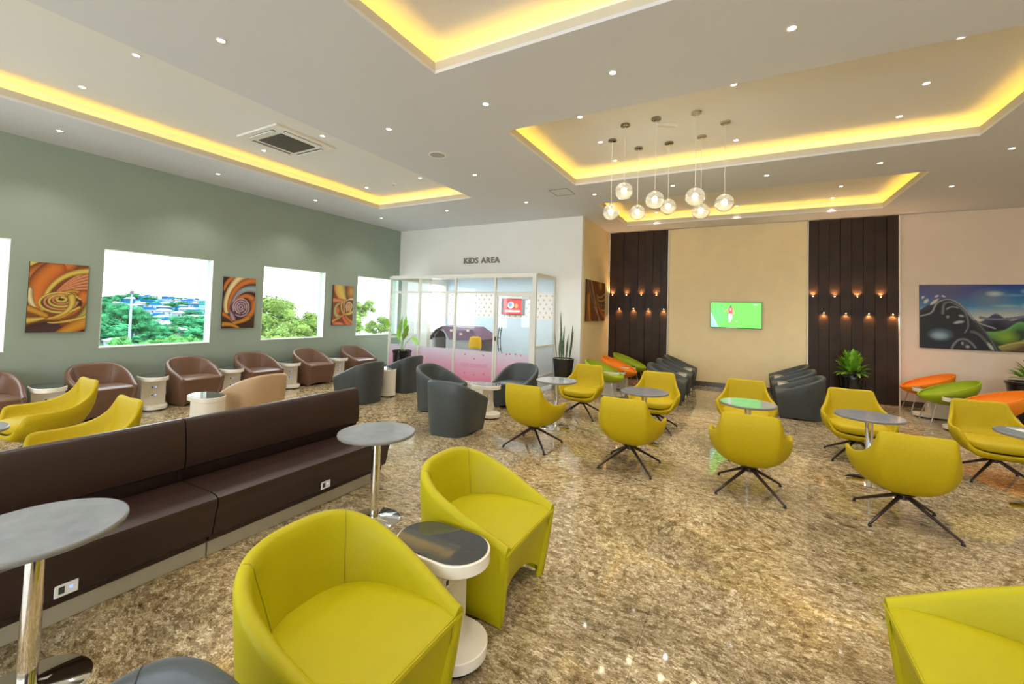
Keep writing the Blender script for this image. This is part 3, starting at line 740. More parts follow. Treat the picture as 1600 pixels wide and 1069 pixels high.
# ------------------------------------------------------------------ banquette
def bench(y0, y1, lab):
    b = thing('banquette_bench', lab, 'bench', (0, y0, 0), 0, 'dark brown banquette units'); L = y1-y0; g = .003
    MB().box(-3.60, -3.135, g, L-g, .0, .095).build('plinth', 'benchk', b, bevel=.003)
    MB().box(-3.66, -3.12, g, L-g, .096, .30).build('base', 'bench', b, bevel=.012)
    # seat with rounded nose
    prof = [(-3.50, .30), (-3.045, .30), (-3.03, .34), (-3.02, .38), (-3.03, .408), (-3.06, .422), (-3.12, .428), (-3.30, .424), (-3.50, .418)]
    prof0 = [(-3.12, .13), (-3.075, .16), (-3.05, .26)] + prof[1:]
    P = [[(x, yy, z) for x, z in prof0] for yy in (g, .012, L-.012, L-g)]
    m_ = MB().grid(P)
    for e, yy in ((0, g), (1, L-g)): m_.add([(x, yy, z) for x, z in prof0]+[(-3.5, yy, .13)], [tuple(range(len(prof0)+1))])
    m_.build('seat', 'bench', b, True, 35)
    MB().box(-3.65, -3.56, g, L-g, .30, .50).build('back_support', 'bench', b)
    # back cushion
    prof = [(-3.50, .50), (-3.475, .515), (-3.468, .60), (-3.478, .72), (-3.50, .83), (-3.512, .847), (-3.53, .853), (-3.56, .852), (-3.575, .842), (-3.60, .70), (-3.67, .30), (-3.66, .10)]
    m_ = MB().grid([[(x, yy, z) for x, z in prof] for yy in (g, L-g)])
    for yy in (g, L-g): m_.add([(x, yy, z) for x, z in prof]+[(-3.65, yy, .10)], [tuple(range(len(prof)+1))])
    m_.build('backrest', 'bench', b, True, 35)
    pass
    yc = .855
    s1 = MB().box(-3.048, -3.040, yc-.045, yc+.045, .165, .235).build('socket_plate', 'plastic_w', b, bevel=.003)
    s1.location.x = -.018
    MB().box(-3.040, -3.0385, yc-.03, yc-.008, .18, .215).build('socket_hole', 'socket', s1)
    MB().box(-3.040, -3.0385, yc+.01, yc+.024, .193, .207).build('indicator', 'blue_led', s1)
    return b
bench(1.57, 3.12, 'dark brown leather banquette unit at the far end, with a socket in its front')
bench(.02, 1.568, 'dark brown leather banquette unit nearest the camera at the left edge')

# ------------------------------------------------------------------ bowl chairs
def bowl(fab, label, loc, rz):
    t = thing('bowl_chair', label, 'chair', loc, rz, 'round bowl chairs'); R = []
    zb, zf, a, b = .75, .45, .385, .37
    cz = (zb+zf)/2
    for k in range(49):
        q = 2*PI*k/48; c, s = math.cos(q), math.sin(q); col = []
        rimp = Vector((a*c, b*s, cz-(zb-zf)/2*c))
        bot = Vector((.05, 0, .335))
        for v in np.linspace(0, 1, 8):
            fxy = math.sin(v*PI/2)**.9; fz = 1-math.cos(v*PI/2)
            col.append((lerp(bot.x, rimp.x, fxy), lerp(bot.y, rimp.y, fxy), lerp(bot.z, rimp.z, fz**1.0)))
        col.append((rimp.x*.985, rimp.y*.985, rimp.z+.014)); col.append((rimp.x*.94, rimp.y*.94, rimp.z+.012))
        bi = Vector((.05, 0, .40))
        for v in np.linspace(.93, 0, 8):
            fxy = math.sin(v*PI/2)**.9; fz = 1-math.cos(v*PI/2)
            col.append((lerp(bi.x, rimp.x*.98, fxy), lerp(bi.y, rimp.y*.98, fxy), lerp(bi.z, rimp.z, fz)))
        R.append(col)
    MB().grid(R).build('shell', fab, t, True, 70)
    # loose round seat pad
    pd = [[( .06+.21*s_*math.cos(q), .21*s_*math.sin(q), z) for q in np.linspace(0, 2*PI, 33)] for s_, z in ((.02, .432), (.7, .432), (.93, .426), (1, .412), (.9, .395))]
    MB().grid(pd).build('seat_pad', fab, t, True, 70)
    for sy in (-1, 1):
        fr = MB().tube([(.30, sy*.27, 0), (.22, sy*.22, .30), (.20, sy*.20, .36), (.0, sy*.14, .345), (-.17, sy*.20, .40), (-.20, sy*.22, .34), (-.29, sy*.28, 0)], .009, 8)
        fr.build('leg_frame', 'legw', t, True)
    return t
b1 = bowl('bowl_lime', 'lime bowl chair nearest in the left group by the cream side wall', (-2.40, 8.30, 0), 0)
dup(b1, (-2.35, 10.20, 0), 0, 'lime bowl chair farthest in the left group, before the walnut panel')
b2 = bowl('bowl_orange', 'orange bowl chair between the two lime ones in the left group', (-2.35, 9.23, 0), 0)
dup(b1, (3.06, 9.85, 0), PI, 'lime bowl chair in the right group below the gorilla painting')
dup(b2, (3.08, 10.85, 0), PI, 'orange bowl chair farthest in the right group, by the edge of the walnut panel')
dup(b2, (3.22, 8.85, 0), PI, 'orange bowl chair nearest in the right group, behind a yellow swivel chair')

# ------------------------------------------------------------------ plants
def leaf_mesh(mb, base, tip, width, bend=(0, 0, 0), nseg=6, lobes=0, up=Vector((0, 0, 1)), twist=0):
    base, tip = Vector(base), Vector(tip); d = tip-base; L = d.length
    s = d.normalized().cross(up)
    if s.length < .1: s = Vector((math.cos(twist), math.sin(twist), 0))
    s.normalize(); nrm = s.cross(d).normalized()
    row = []
    for i in range(nseg+1):
        t_ = i/nseg; w_ = width*math.sin(PI*min(1, max(.02, t_)**.8))**.8
        if lobes: w_ *= 1-.28*abs(math.sin(lobes*PI*t_))
        c = base+d*t_+Vector(bend)*math.sin(PI*t_)
        row.append([c-s*w_, c-nrm*w_*.25, c+s*w_])
    mb.grid(row)
def pot_round(t, r0_, r1_, h, m='potblack', soil='soil'):
    MB().lathe([(0, 0), (r0_, 0), (lerp(r0_, r1_, .6)*1.06, h*.6), (r1_, h*.93), (r1_*1.05, h*.94), (r1_*1.05, h), (r1_*.93, h), (r1_*.90, h*.92), (0, h*.92)], 36).build('pot', m, t, True, 35)
    MB().lathe([(0, h*.935), (r1_*.9, h*.925)], 28, cap=False).build('soil', soil, t, True)
# lobed-leaf plant before the play room
p = thing('potted_plant', 'potted plant with big bright lobed leaves before the play room glass', 'plant', (-6.93, 7.42, 0))
pot_round(p, .15, .21, .72)
for (dx, dy, z0, z1, w_, tx, ty) in ((-.42, -.05, 1.20, 1.44, .105, -.06, 0), (-.10, 0, 1.03, 1.52, .12, .05, .02), (.02, .03, 1.12, 1.52, .07, .04, .0), (.06, -.05, .95, 1.32, .10, .16, -.02), (.34, -.04, 1.05, .86, .10, .18, 0), (-.2, .1, .95, 1.2, .07, -.1, .05)):
    mb = MB(); leaf_mesh(mb, (dx, dy, z0), (dx+tx, dy+ty, z1), w_, nseg=14, lobes=3)
    lf = mb.build('leaf', 'leafb', p, True, 80)
    MB().tube([(0, 0, .66), (dx*.4, dy*.4, lerp(.7, z0, .6)), (dx, dy, z0)], .006, 6).build('stem', 'leaf', lf, True)
# snake plant
p = thing('potted_plant', 'snake plant with tall narrow blades in a black faceted pot', 'plant', (-3.42, 8.66, 0))
prof = [(.0, 0), (.15, 0), (.22, .48), (.235, .62), (.25, .70), (.21, .70), (.20, .66), (0, .66)]
MB().lathe(prof, 8).build('pot', 'potblack', p); MB().lathe([(0, .675), (.2, .67)], 16, cap=False).build('pebbles', 'pebble', p)
for (dx, tx, z1, w_) in ((-.13, -.08, 1.36, .018), (-.10, .02, 1.22, .016), (-.05, -.03, 1.50, .018), (-.03, .03, 1.10, .016), (.0, -.06, 1.75, .018), (.03, .01, 1.42, .018), (.05, .05, 1.18, .015), (.09, .04, 1.24, .016), (.12, .07, 1.45, .020), (.13, .10, 1.33, .016), (-.07, .0, 1.28, .016)):
    dy = random.uniform(-.08, .08); mb = MB()
    leaf_mesh(mb, (dx, dy, .66), (dx+tx, dy, z1), w_*1.25, bend=(random.uniform(-.02, .02), 0, 0), nseg=10)
    mb.build('blade', 'leafd', p, True, 80)
def bushy(loc, r, h0, h1, n, lab, pr_, seed, lw=.035, pot=True):
    rnd = random.Random(seed); t = thing('potted_plant', lab, 'plant', loc)
    pot_round(t, pr_[0], pr_[1], pr_[2])
    for k in range(n):
        a = rnd.uniform(0, 2*PI); el = math.asin(rnd.uniform(-.15, .98)); R_ = r*rnd.uniform(.75, 1.05)
        ro = rnd.uniform(.6, 1.3)
        base = (math.cos(a)*r*ro*.4*math.cos(el), math.sin(a)*r*ro*.4*math.cos(el), h0+(h1-h0)*(.1+.35*max(0, math.sin(el))*ro))
        tip = (math.cos(a)*R_*math.cos(el), math.sin(a)*R_*math.cos(el), h0+(h1-h0)*math.sin(el)*rnd.uniform(.85, 1.05)+.06)
        mb = MB(); leaf_mesh(mb, base, tip, lw*rnd.uniform(.8, 1.2), bend=(0, 0, .03), nseg=6)
        mb.build('leaf', rnd.choice(['leaf', 'leafb', 'leaf']), t, True, 80)
    return t
bushy((1.98, 10.98, 0), .34, .58, 1.10, 90, 'bushy green plant in a dark pot before the right walnut panel', (.16, .22, .56), 3, .042)
bushy((4.36, 10.55, 0), .42, .74, 1.12, 46, 'spiky-leaved plant in a black pot at the right edge under the painting', (.22, .34, .74), 5, .03)

# ------------------------------------------------------------------ paintings and screens
def sr(r, g, b): return np.array(srgb(r, g, b)[:3])
def bez(pts, n=40):
    P = np.array(pts, float); t = np.linspace(0, 1, n)[:, None]
    if len(P) == 2: return P[0]*(1-t)+P[1]*t
    if len(P) == 3: return P[0]*(1-t)**2+2*P[1]*t*(1-t)+P[2]*t**2
    if len(P) == 4: return P[0]*(1-t)**3+3*P[1]*t*(1-t)**2+3*P[2]*t**2*(1-t)+P[3]*t**3
    out = []                              # Catmull-Rom through the points
    Q = np.vstack([2*P[0]-P[1], P, 2*P[-1]-P[-2]])
    for i in range(1, len(Q)-2):
        for s in np.linspace(0, 1, 12, endpoint=False):
            out.append(.5*((2*Q[i])+(-Q[i-1]+Q[i+1])*s+(2*Q[i-1]-5*Q[i]+4*Q[i+1]-Q[i+2])*s*s+(-Q[i-1]+3*Q[i]-3*Q[i+1]+Q[i+2])*s**3))
    out.append(P[-1]); return np.array(out)
def stroke(col, U, V, asp, pts, w0, w1, ce, cm, ce2=None, wm=None, soft=.1):
    """paint one ribbon: w0..w1 half width along the curve, edge / middle / other edge colours"""
    if ce2 is None: ce2 = ce
    P = bez(pts); x = U*asp; P = P*np.array([asp, 1]); best = np.full(U.shape, 1e9); ss = np.zeros(U.shape); tt = np.zeros(U.shape)
    for i in range(len(P)-1):
        a, b = P[i], P[i+1]; d = b-a; L2 = d@d+1e-12
        t = np.clip(((x-a[0])*d[0]+(V-a[1])*d[1])/L2, 0, 1); dx = x-a[0]-t*d[0]; dy = V-a[1]-t*d[1]; D = np.hypot(dx, dy)
        k = D < best; best[k] = D[k]; ss[k] = np.sign(d[0]*dy-d[1]*dx)[k]; tt[k] = ((i+t)/(len(P)-1))[k]
    w = w0+(w1-w0)*tt
    if wm is not None: w = w+(wm-(w0+w1)/2)*np.sin(np.pi*tt)
    q = best/np.maximum(w, 1e-4); s = np.clip((q*ss+1)/2, 0, 1)[..., None]
    c = np.where(s < .5, ce+(cm-ce)*np.sin(np.pi*s), ce2+(cm-ce2)*np.sin(np.pi*s))
    al = np.clip((1-q)/soft, 0, 1)[..., None]; col[:] = col*(1-al)+c*al
def blob(col, U, V, asp, cx, cy, rx, ry, c, soft=.4, rot=0):
    x = (U-cx)*asp; y = V-cy; X = x*math.cos(rot)+y*math.sin(rot); Y = -x*math.sin(rot)+y*math.cos(rot)
    q = np.hypot(X/rx, Y/ry); al = np.clip((1-q)/soft, 0, 1)[..., None]; col[:] = col*(1-al)+c*al
def below(col, U, V, f, c0, c1, depth, soft=.01):
    d = f(U)-V; al = np.clip(d/soft, 0, 1)[..., None]; t = np.clip(d/depth, 0, 1)[..., None]; col[:] = col*(1-al)+(c0+(c1-c0)*t)*al
def flat_print(name, w, h, nx, ny, fn, m, parent, y=-.001):
    u, v = np.meshgrid(np.linspace(0, 1, nx+1), np.linspace(0, 1, ny+1)); col = fn(u, v, w/h)
    vs = [(float(a*w-w/2), y, float(b*h)) for a, b in zip(u.ravel(), v.ravel())]
    K = nx+1; fs = [(j*K+i, j*K+i+1, (j+1)*K+i+1, (j+1)*K+i) for j in range(ny) for i in range(nx)]
    me = bpy.data.meshes.new(name); me.from_pydata(vs, [], fs); ca = me.color_attributes.new('paint', 'FLOAT_COLOR', 'POINT')
    ca.data.foreach_set('color', np.concatenate([np.clip(col, 0, 1).reshape(-1, 3), np.ones((len(vs), 1))], 1).astype(np.float32).ravel())
    me.materials.append(M[m]); o = bpy.data.objects.new(name, me); C.objects.link(o); o.parent = parent; return o
def painting(label, w, h, loc, rz, nx, ny, fn):
    t = thing('wall_painting', label, 'painting', loc, rz)
    MB().box(-w/2, w/2, 0, .03, 0, h).build('canvas', mat('canvas_edge', srgb(70, 40, 26), .7), t)
    flat_print('picture', w, h, nx, ny, fn, 'paint', t)
DK, BR, OR, GO, YE, CR, RU, OL = sr(60, 34, 26), sr(122, 66, 30), sr(206, 116, 46), sr(198, 142, 44), sr(214, 186, 84), sr(226, 206, 150), sr(150, 56, 20), sr(120, 104, 44)
def p_rose(U, V, A):
    c = np.zeros(U.shape+(3,))+BR
    S = lambda *a, **k: stroke(c, U, V, A, *a, **k)
    S([(-.05, .98), (.1, 1.0), (.35, 1.02)], .12, .08, DK, YE); S([(.0, .72), (.12, .9), (.6, 1.0)], .12, .14, DK, OR)
    S([(.18, .28), (.08, .5), (.10, .72), (.40, .92)], .05, .13, RU, OR, DK, wm=.12); S([(0.0, .60), (.02, .4), (.2, .28)], .05, .02, DK, CR)
    for k in range(7): S([(.45, .50+.012*k), (.65, .62+.030*k), (1.05, .60+.055*k)], .008, .026, BR, sr(214, 140, 96), DK)
    S([(.24, .22), (.18, .60), (.50, .90), (1.05, .92)], .02, .05, DK, YE, BR)
    S([(.35, .40), (.5, .64), (.8, .64), (1.05, .52)], .02, .04, DK, GO); S([(.4, .46), (.7, .6), (.95, .5), (1.0, .35)], .04, .05, BR, CR)
    S([(.95, .55), (.88, .3), (.55, .16), (.3, .2)], .08, .03, RU, OR, DK); S([(.75, .55), (.86, .38), (.72, .2), (.35, .2)], .05, .03, DK, GO)
    S([(1.05, .38), (.95, .2), (.72, .15)], .06, .02, DK, sr(170, 160, 80))
    blob(c, U, V, A, .55, .42, .24, .155, DK, .1)
    for k, (r, cc) in enumerate(((.20, YE), (.155, sr(208, 140, 90)), (.115, YE), (.078, sr(200, 130, 90)), (.045, YE))):
        pts = [(.55+r*1.1*math.cos(a)/A, .43+.012*k+r*.72*math.sin(a)) for a in np.linspace(.4+.5*k, .4+.5*k+5.4, 9)]
        S(pts, .016, .022, DK, cc)
    S([(.72, .52), (.80, .36), (.62, .24), (.36, .20)], .05, .012, DK, YE, BR)
    S([(0, .34), (.15, .30), (.3, .24)], .055, .04, DK, GO); S([(0, .17), (.12, .18), (.26, .2)], .055, .02, DK, YE)
    below(c, U, V, lambda u: .12+.08*np.sin(u*3.0+.2)*(u < .55)-.02, DK, sr(70, 44, 46), .1, .03)
    S([(.55, -.05), (.75, .06), (1.05, .16)], .07, .10, RU, GO, RU); S([(.35, .14), (.6, .12), (1.05, .24)], .01, .03, DK, YE)
    return c
def p_spiral(U, V, A):
    c = np.zeros(U.shape+(3,))+DK; S = lambda *a, **k: stroke(c, U, V, A, *a, **k)
    S([(.0, .75), (.1, .95), (.35, 1.03)], .04, .05, DK, OR); S([(.12, .32), (-.02, .62), (.35, 1.0), (.6, 1.04)], .05, .08, BR, CR, DK)
    S([(.2, .35), (.15, .75), (.6, .98), (1.05, .95)], .04, .08, DK, OR, BR); S([(.25, .45), (.4, .76), (.7, .82), (1.05, .78)], .03, .09, BR, sr(150, 168, 172), DK)
    S([(.4, .55), (.7, .72), (1.0, .62), (1.0, .4)], .03, .09, DK, OR, BR); S([(1.0, .5), (.95, .25), (.7, .12), (.4, .12)], .09, .03, BR, OR, DK)
    S([(.0, .28), (.15, .24), (.3, .14)], .05, .02, DK, OR); S([(.0, .08), (.3, .10), (.5, .0)], .05, .03, RU, GO, DK)
    S([(.35, .1), (.6, .12), (.8, .2)], .03, .05, BR, GO, RU)
    S([(.34, .18), (.12, .40), (.5, .75)], .05, .02, DK, sr(180, 150, 160)); blob(c, U, V, A, .55, .40, .22, .17, sr(84, 58, 66), .1)
    for k in range(4):
        r = .175-.045*k; pts = [(.55+r*math.cos(a)*.9/A*(1-.02*a), .41+r*math.sin(a)*(1-.02*a)) for a in np.linspace(-2.2+k, 3.6+k, 10)]
        S(pts, .012, .016, sr(84, 58, 66), sr(206, 176, 184))
    return c
def p_flower(U, V, A):
    c = np.zeros(U.shape+(3,))+BR; S = lambda *a, **k: stroke(c, U, V, A, *a, **k)
    blob(c, U, V, A, .9, .85, .16, .22, GO, .8); S([(.3, 1.05), (.3, .8), (.62, .62)], .16, .05, OR, YE, DK, wm=.17)
    S([(.0, .62), (.3, .62), (.6, .60)], .07, .04, BR, sr(214, 130, 80)); S([(.66, .62), (.85, .68), (1.05, .66)], .01, .05, DK, CR)
    S([(.35, .55), (.05, .5), (.05, .25), (.3, .2)], .03, .07, DK, sr(180, 170, 100), BR); blob(c, U, V, A, .25, .36, .07, .11, OR, .7)
    S([(.45, .6), (.35, .4), (.55, .28)], .04, .03, DK, sr(214, 160, 100)); S([(.55, .62), (.52, .45), (.6, .28)], .035, .02, DK, sr(210, 150, 90))
    blob(c, U, V, A, .8, .45, .10, .14, sr(206, 150, 100), .5); S([(.7, .34), (.66, .5), (.8, .58), (.96, .5), (.86, .34)], .018, .018, DK, CR)
    S([(1.05, .35), (.85, .26), (.6, .27)], .06, .02, BR, YE); S([(.0, .08), (.3, .18), (.6, .27)], .05, .02, DK, sr(220, 150, 80))
    S([(.5, .22), (.6, .10), (.85, .0)], .03, .09, BR, sr(222, 104, 60), RU); S([(.6, .24), (.8, .12), (1.0, .05)], .02, .05, BR, GO); S([(.1, .02), (.3, .06), (.5, .0)], .05, .05, RU, sr(220, 120, 80))
    return c
def p_drape(U, V, A):
    c = np.zeros(U.shape+(3,))+sr(110, 62, 24); S = lambda *a, **k: stroke(c, U, V, A, *a, **k)
    blob(c, U, V, A, .72, .92, .22, .16, sr(210, 160, 20), .9)
    S([(.05, 1.05), (.15, .6), (.5, .3), (.85, -.05)], .07, .05, DK, sr(120, 110, 106)); S([(.22, 1.05), (.3, .7), (.55, .3), (.7, -.05)], .02, .03, BR, sr(226, 190, 140))
    S([(.38, 1.05), (.42, .75), (.6, .5)], .06, .03, DK, RU); S([(.12, .62), (.12, .3), (.2, 0)], .09, .1, DK, GO, BR); S([(.05, .6), (.08, .3), (.06, 0)], .02, .03, DK, OR)
    for k in range(4): S([(.52, .68-.06*k), (.66, .50-.09*k), (1.05, .76-.16*k)], .015, .03, DK, sr(222, 176, 96) if k != 2 else sr(130, 122, 130))
    S([(.6, .4), (.75, .2), (1.05, .1)], .03, .10, BR, sr(214, 110, 30), DK); S([(.4, .35), (.6, .15), (.8, -.05)], .02, .03, DK, sr(220, 150, 100)); S([(.3, .2), (.4, .1), (.5, -.05)], .04, .06, DK, BR)
    return c
def p_gorilla(U, V, A):
    # silver-grey gorilla and infant beneath a swirling sky, hills to the right; u runs over the full 2.1 m canvas
    c = np.zeros(U.shape+(3,)); S = lambda *a, **k: stroke(c, U, V, A, *a, **k)
    t = (V+.03*np.sin(U*9))[..., None]; k1 = np.clip((t-.42)/.26, 0, 1); k2 = np.clip((t-.66)/.30, 0, 1); sky = sr(220, 208, 168)*(1-k1)+sr(64, 134, 176)*k1; c[:] = sky*(1-k2)+sr(24, 60, 140)*k2
    blob(c, U, V, A, .15, .95, .62, .36, sr(92, 88, 120), .8); blob(c, U, V, A, .42, .78, .26, .2, sr(110, 126, 146), .9)
    for x_, y_, a_, b_, cc in ((.44, .86, .12, .05, sr(190, 204, 190)), (.55, .84, .16, .03, sr(90, 150, 190)), (.62, .9, .09, .05, sr(150, 190, 205)), (.5, .68, .2, .03, sr(130, 180, 170)), (.68, .68, .2, .1, sr(226, 214, 176)), (.85, .78, .25, .12, sr(120, 150, 160))): blob(c, U, V, A, x_, y_, a_, b_, cc, .9)
    below(c, U, V, lambda u: .44+.13*np.exp(-((u-.445)/.055)**2)+.15*np.exp(-((u-.66)/.10)**2)+.1*np.exp(-((u-.95)/.08)**2), sr(70, 72, 92), sr(18, 18, 26), .18, .02)
    S([(.36, .50), (.5, .42), (.66, .60), (.8, .58)], .02, .02, DK*.4, sr(120, 124, 140))
    below(c, U, V, lambda u: .30+.16*np.exp(-((u-.58)/.07)**2)+.14*np.exp(-((u-.85)/.08)**2), sr(110, 170, 80), sr(30, 60, 30), .16, .02)
    blob(c, U, V, A, .50, .22, .16, .12, sr(130, 160, 30), .8)
    below(c, U, V, lambda u: .08+.15*np.exp(-((u-.64)/.10)**2)+.12*np.exp(-((u-.9)/.1)**2), sr(170, 160, 80), sr(88, 60, 30), .12, .02); S([(.45, .05), (.58, .20), (.72, .20), (1.0, .05)], .02, .03, BR*.6, sr(180, 170, 90))
    K_ = sr(22, 22, 24)
    Hh = lambda u: np.where(u < .18, .60+.20*np.sin(np.clip(u/.18, 0, 1)*PI/2), .80-.80*np.clip((u-.18)/.30, 0, 1)**1.15)
    below(c, U, V, Hh, sr(60, 60, 62), K_, .10, .012)
    for x_, y_, a_, b_, r_ in ((.04, .74, .05, .028, 1.0), (.09, .73, .08, .024, .8), (.02, .8, .03, .02, 1.2), (.105, .82, .03, .018, .6), (.145, .82, .03, .016, -.5)): blob(c, U, V, A, x_, y_, a_, b_, sr(206, 196, 182), .4, r_)
    G1 = sr(150, 152, 150); S([(.0, .50), (.07, .56), (.11, .72), (.18, .77), (.25, .68), (.33, .45), (.44, .34)], .016, .014, K_, G1)
    S([(.14, .55), (.15, .70), (.20, .72), (.27, .58), (.29, .38), (.27, .26)], .022, .012, K_, sr(110, 112, 112)); S([(.165, .62), (.19, .68), (.23, .64)], .015, .01, K_, G1)
    blob(c, U, V, A, .17, .50, .025, .03, G1, .7); blob(c, U, V, A, .25, .52, .04, .022, sr(170, 172, 170), .7, -.3); blob(c, U, V, A, .235, .42, .075, .03, sr(176, 178, 174), .6, .25); blob(c, U, V, A, .23, .465, .05, .018, K_, .5, .6); blob(c, U, V, A, .235, .40, .05, .006, K_, .6, .3)
    blob(c, U, V, A, .125, .22, .165, .115, sr(96, 120, 128), .7); blob(c, U, V, A, .12, .20, .12, .07, sr(150, 172, 180), .8)
    S([(.19, .0), (.22, .2), (.28, .22), (.33, .04)], .022, .018, K_, sr(120, 122, 122)); blob(c, U, V, A, .27, .08, .06, .06, sr(50, 50, 50), .5); blob(c, U, V, A, .255, .10, .02, .03, G1, .6); blob(c, U, V, A, .285, .05, .03, .03, sr(170, 170, 166), .7)
    S([(.31, .28), (.36, .28), (.42, .02)], .03, .02, K_, sr(90, 92, 88)); blob(c, U, V, A, .415, .07, .022, .085, sr(180, 180, 170), .5, .5); S([(.33, .45), (.40, .28), (.45, .0)], .008, .012, K_, sr(100, 102, 110))
    return c
painting('tall orange and gold swirling rose painting on the green wall, leftmost', .597, .99, (XL+.032, 2.203, 1.205), PI/2, 84, 140, p_rose)
painting('orange and cream painting with a grey spiral, between the two full windows', .60, .99, (XL+.032, 4.705, 1.209), PI/2, 84, 140, p_spiral)
painting('narrow pale gold and peach flower painting on the green wall', .60, .97, (XL+.032, 7.16, 1.236), PI/2, 74, 120, p_flower)
painting('brown drapery painting with a gold glow on the cream side wall', 1.50, .98, (XP0+.032, 10.13, 1.507), PI/2, 110, 80, p_drape)
painting('wide painting of a gorilla with infant before green hills', 2.40, 1.26, (3.122+1.20, YD-.032, 1.20), 0, 260, 136, p_gorilla)

def p_football(U, V, A):
    c = np.zeros(U.shape+(3,))+np.array([.10, .72, .02]); blob(c, U, V, A, .15, .5, .5, .6, np.array([.08, .66, .10]), 1.0)
    tri = V < (.55-.55*U/.15); c[tri] = np.array([.25, .7, .5]); ln = np.abs(V-(.55-.55*U/.15)) < .05*(U < .17); c[ln & (U < .17)] = np.array([.4, .95, .8])
    blob(c, U, V, A, .88, .92, .12, .02, np.array([.75, 1, .9]), .5); blob(c, U, V, A, .51, .25, .035, .03, np.array([.8, 1, .6]), .4)
    sk = sr(220, 170, 130); stroke(c, U, V, A, [(.36, .72), (.28, .62)], .022, .014, sk, sr(220, 60, 40)); stroke(c, U, V, A, [(.44, .72), (.475, .56)], .022, .014, sk, sr(220, 60, 40))
    stroke(c, U, V, A, [(.40, .76), (.395, .50)], .075, .07, sr(200, 20, 40), sr(225, 40, 60)); blob(c, U, V, A, .40, .72, .045, .07, sr(235, 170, 200), .5)
    stroke(c, U, V, A, [(.395, .48), (.39, .38)], .075, .08, sr(190, 220, 250), sr(240, 245, 255)); stroke(c, U, V, A, [(.375, .4), (.37, .22)], .03, .022, sk, sr(240, 240, 250)); stroke(c, U, V, A, [(.41, .4), (.40, .24)], .03, .022, sk, sr(240, 240, 250))
    for x_, y_ in ((.365, .33), (.41, .35), (.39, .26)): blob(c, U, V, A, x_, y_, .016, .02, sr(20, 50, 60), .3)
    blob(c, U, V, A, .405, .85, .035, .05, sr(20, 20, 16), .3); return c
tv = thing('television', 'flat wall television showing a football player on green grass', 'television', (-.143, YD-.062, 1.442))
MB().box(-.54, .54, .004, .035, 0, .618).build('housing', 'black', tv, bevel=.004)
bz = MB(); bz.box(-.54, .54, -.004, .004, 0, .014); bz.box(-.54, .54, -.004, .004, .606, .618); bz.box(-.54, -.53, -.004, .004, .014, .606); bz.box(.53, .54, -.004, .004, .014, .606); bz.build('bezel', 'black', tv)
MB().box(-.2, .2, .035, .0615, .15, .45).build('wall_bracket', 'steel', tv)
o = flat_print('screen', 1.06, .592, 130, 72, p_football, 'screen', tv, -.0005); o.location.z = .014
def p_cartoon(U, V, A):
    c = np.zeros(U.shape+(3,))+sr(228, 52, 50); c[(U < .10)] = sr(30, 30, 30); c[(U > .90)] = sr(36, 36, 36)
    blob(c, U, V, A, .42, .60, .26, .24, sr(236, 226, 226), .2, .3); blob(c, U, V, A, .40, .62, .18, .20, sr(90, 130, 200), .3); blob(c, U, V, A, .66, .55, .16, .18, sr(240, 140, 90), .4)
    stroke(c, U, V, A, [(.22, .20), (.80, .20)], .07, .07, sr(240, 190, 170), sr(250, 240, 226)); return c
ktv = thing('television', 'small wall television with a red screen inside the play room', 'television', (-6.17, YD-.062, 1.585))
MB().box(-.40, .40, .004, .04, 0, .49).build('housing', 'black', ktv, bevel=.004); MB().box(-.15, .15, .04, .0615, .1, .35).build('wall_bracket', 'steel', ktv)
o = flat_print('screen', .78, .45, 60, 36, p_cartoon, 'screen', ktv, -.0005); o.location.z = .02
# patterned wallpaper band of the play room
def p_band(U, V, A):
    c = np.zeros(U.shape+(3,))+sr(232, 222, 216)
    return c
band = thing('wallpaper_band', 'pale wallpaper band with small paw motifs round the play room wall', 'wallpaper', (0, 0, 0))
MB().box(XL, XP0-.2, YD-.004, YD-.001, 1.47, 2.26).build('paper', mat('band_paper', srgb(240, 228, 222), .7), band)
def motif(mb, x, y, z, s, pts5=True, ry=0):
    def disc(cx, cz, r):
        n = 8; vs = [(cx, y, cz)]+[(cx+r*math.cos(2*PI*k/n), y, cz+r*math.sin(2*PI*k/n)) for k in range(n)]
        mb.add(vs, [(0, k+1, (k+1) % n+1) for k in range(n)])
    disc(x, z-s*.25, s*.42)
    for a in (-.9, -.3, .3, .9): disc(x+s*.75*math.sin(a), z-s*.25+s*.75*math.cos(a), s*.2)
mt = MB()
for r_ in range(6):
    for k in range(30):
        x = XL+.15+k*.19+(r_ % 2)*.07
        if x < XP0-.25: motif(mt, x, YD-.0045, 1.54+r_*.125, .042)
mt.build('motifs', mat('band_print', srgb(150, 136, 138), .7), band)['kind'] = 'stuff'

# ------------------------------------------------------------------ glass play room enclosure
YG = 8.05; XG = [-7.97, -7.0, -5.915, -4.83, -3.885]
enc = thing('glass_partition', 'white framed glass enclosure around the KIDS AREA with pink frosted film', 'partition')
pw = .045
for x in XG: MB().box(x-pw/2, x+pw/2, YG-.03, YG+.03, 0, 2.43).build('post', 'alu', enc)
for x in (XG[0], -3.84): MB().box(x-.02, x+.02, YK-.05, YK-.002, 0, 2.43).build('post', 'alu', enc)
MB().box(-3.862, -3.818, YG-.03, YG+.03, 0, 2.43).build('post', 'alu', enc)
MB().box(XG[0]-.03, -3.815, YG-.035, YG+.035, 2.431, 2.495).build('top_rail', 'alu', enc)
for x in (XG[0], -3.84): MB().box(x-.025, x+.025, YG+.036, YK-.002, 2.431, 2.495).build('top_rail', 'alu', enc)
MB().box(XG[0]-.02, -3.82, YG+.036, YK-.002, 2.497, 2.52).build('cover_panel', 'alu', enc)
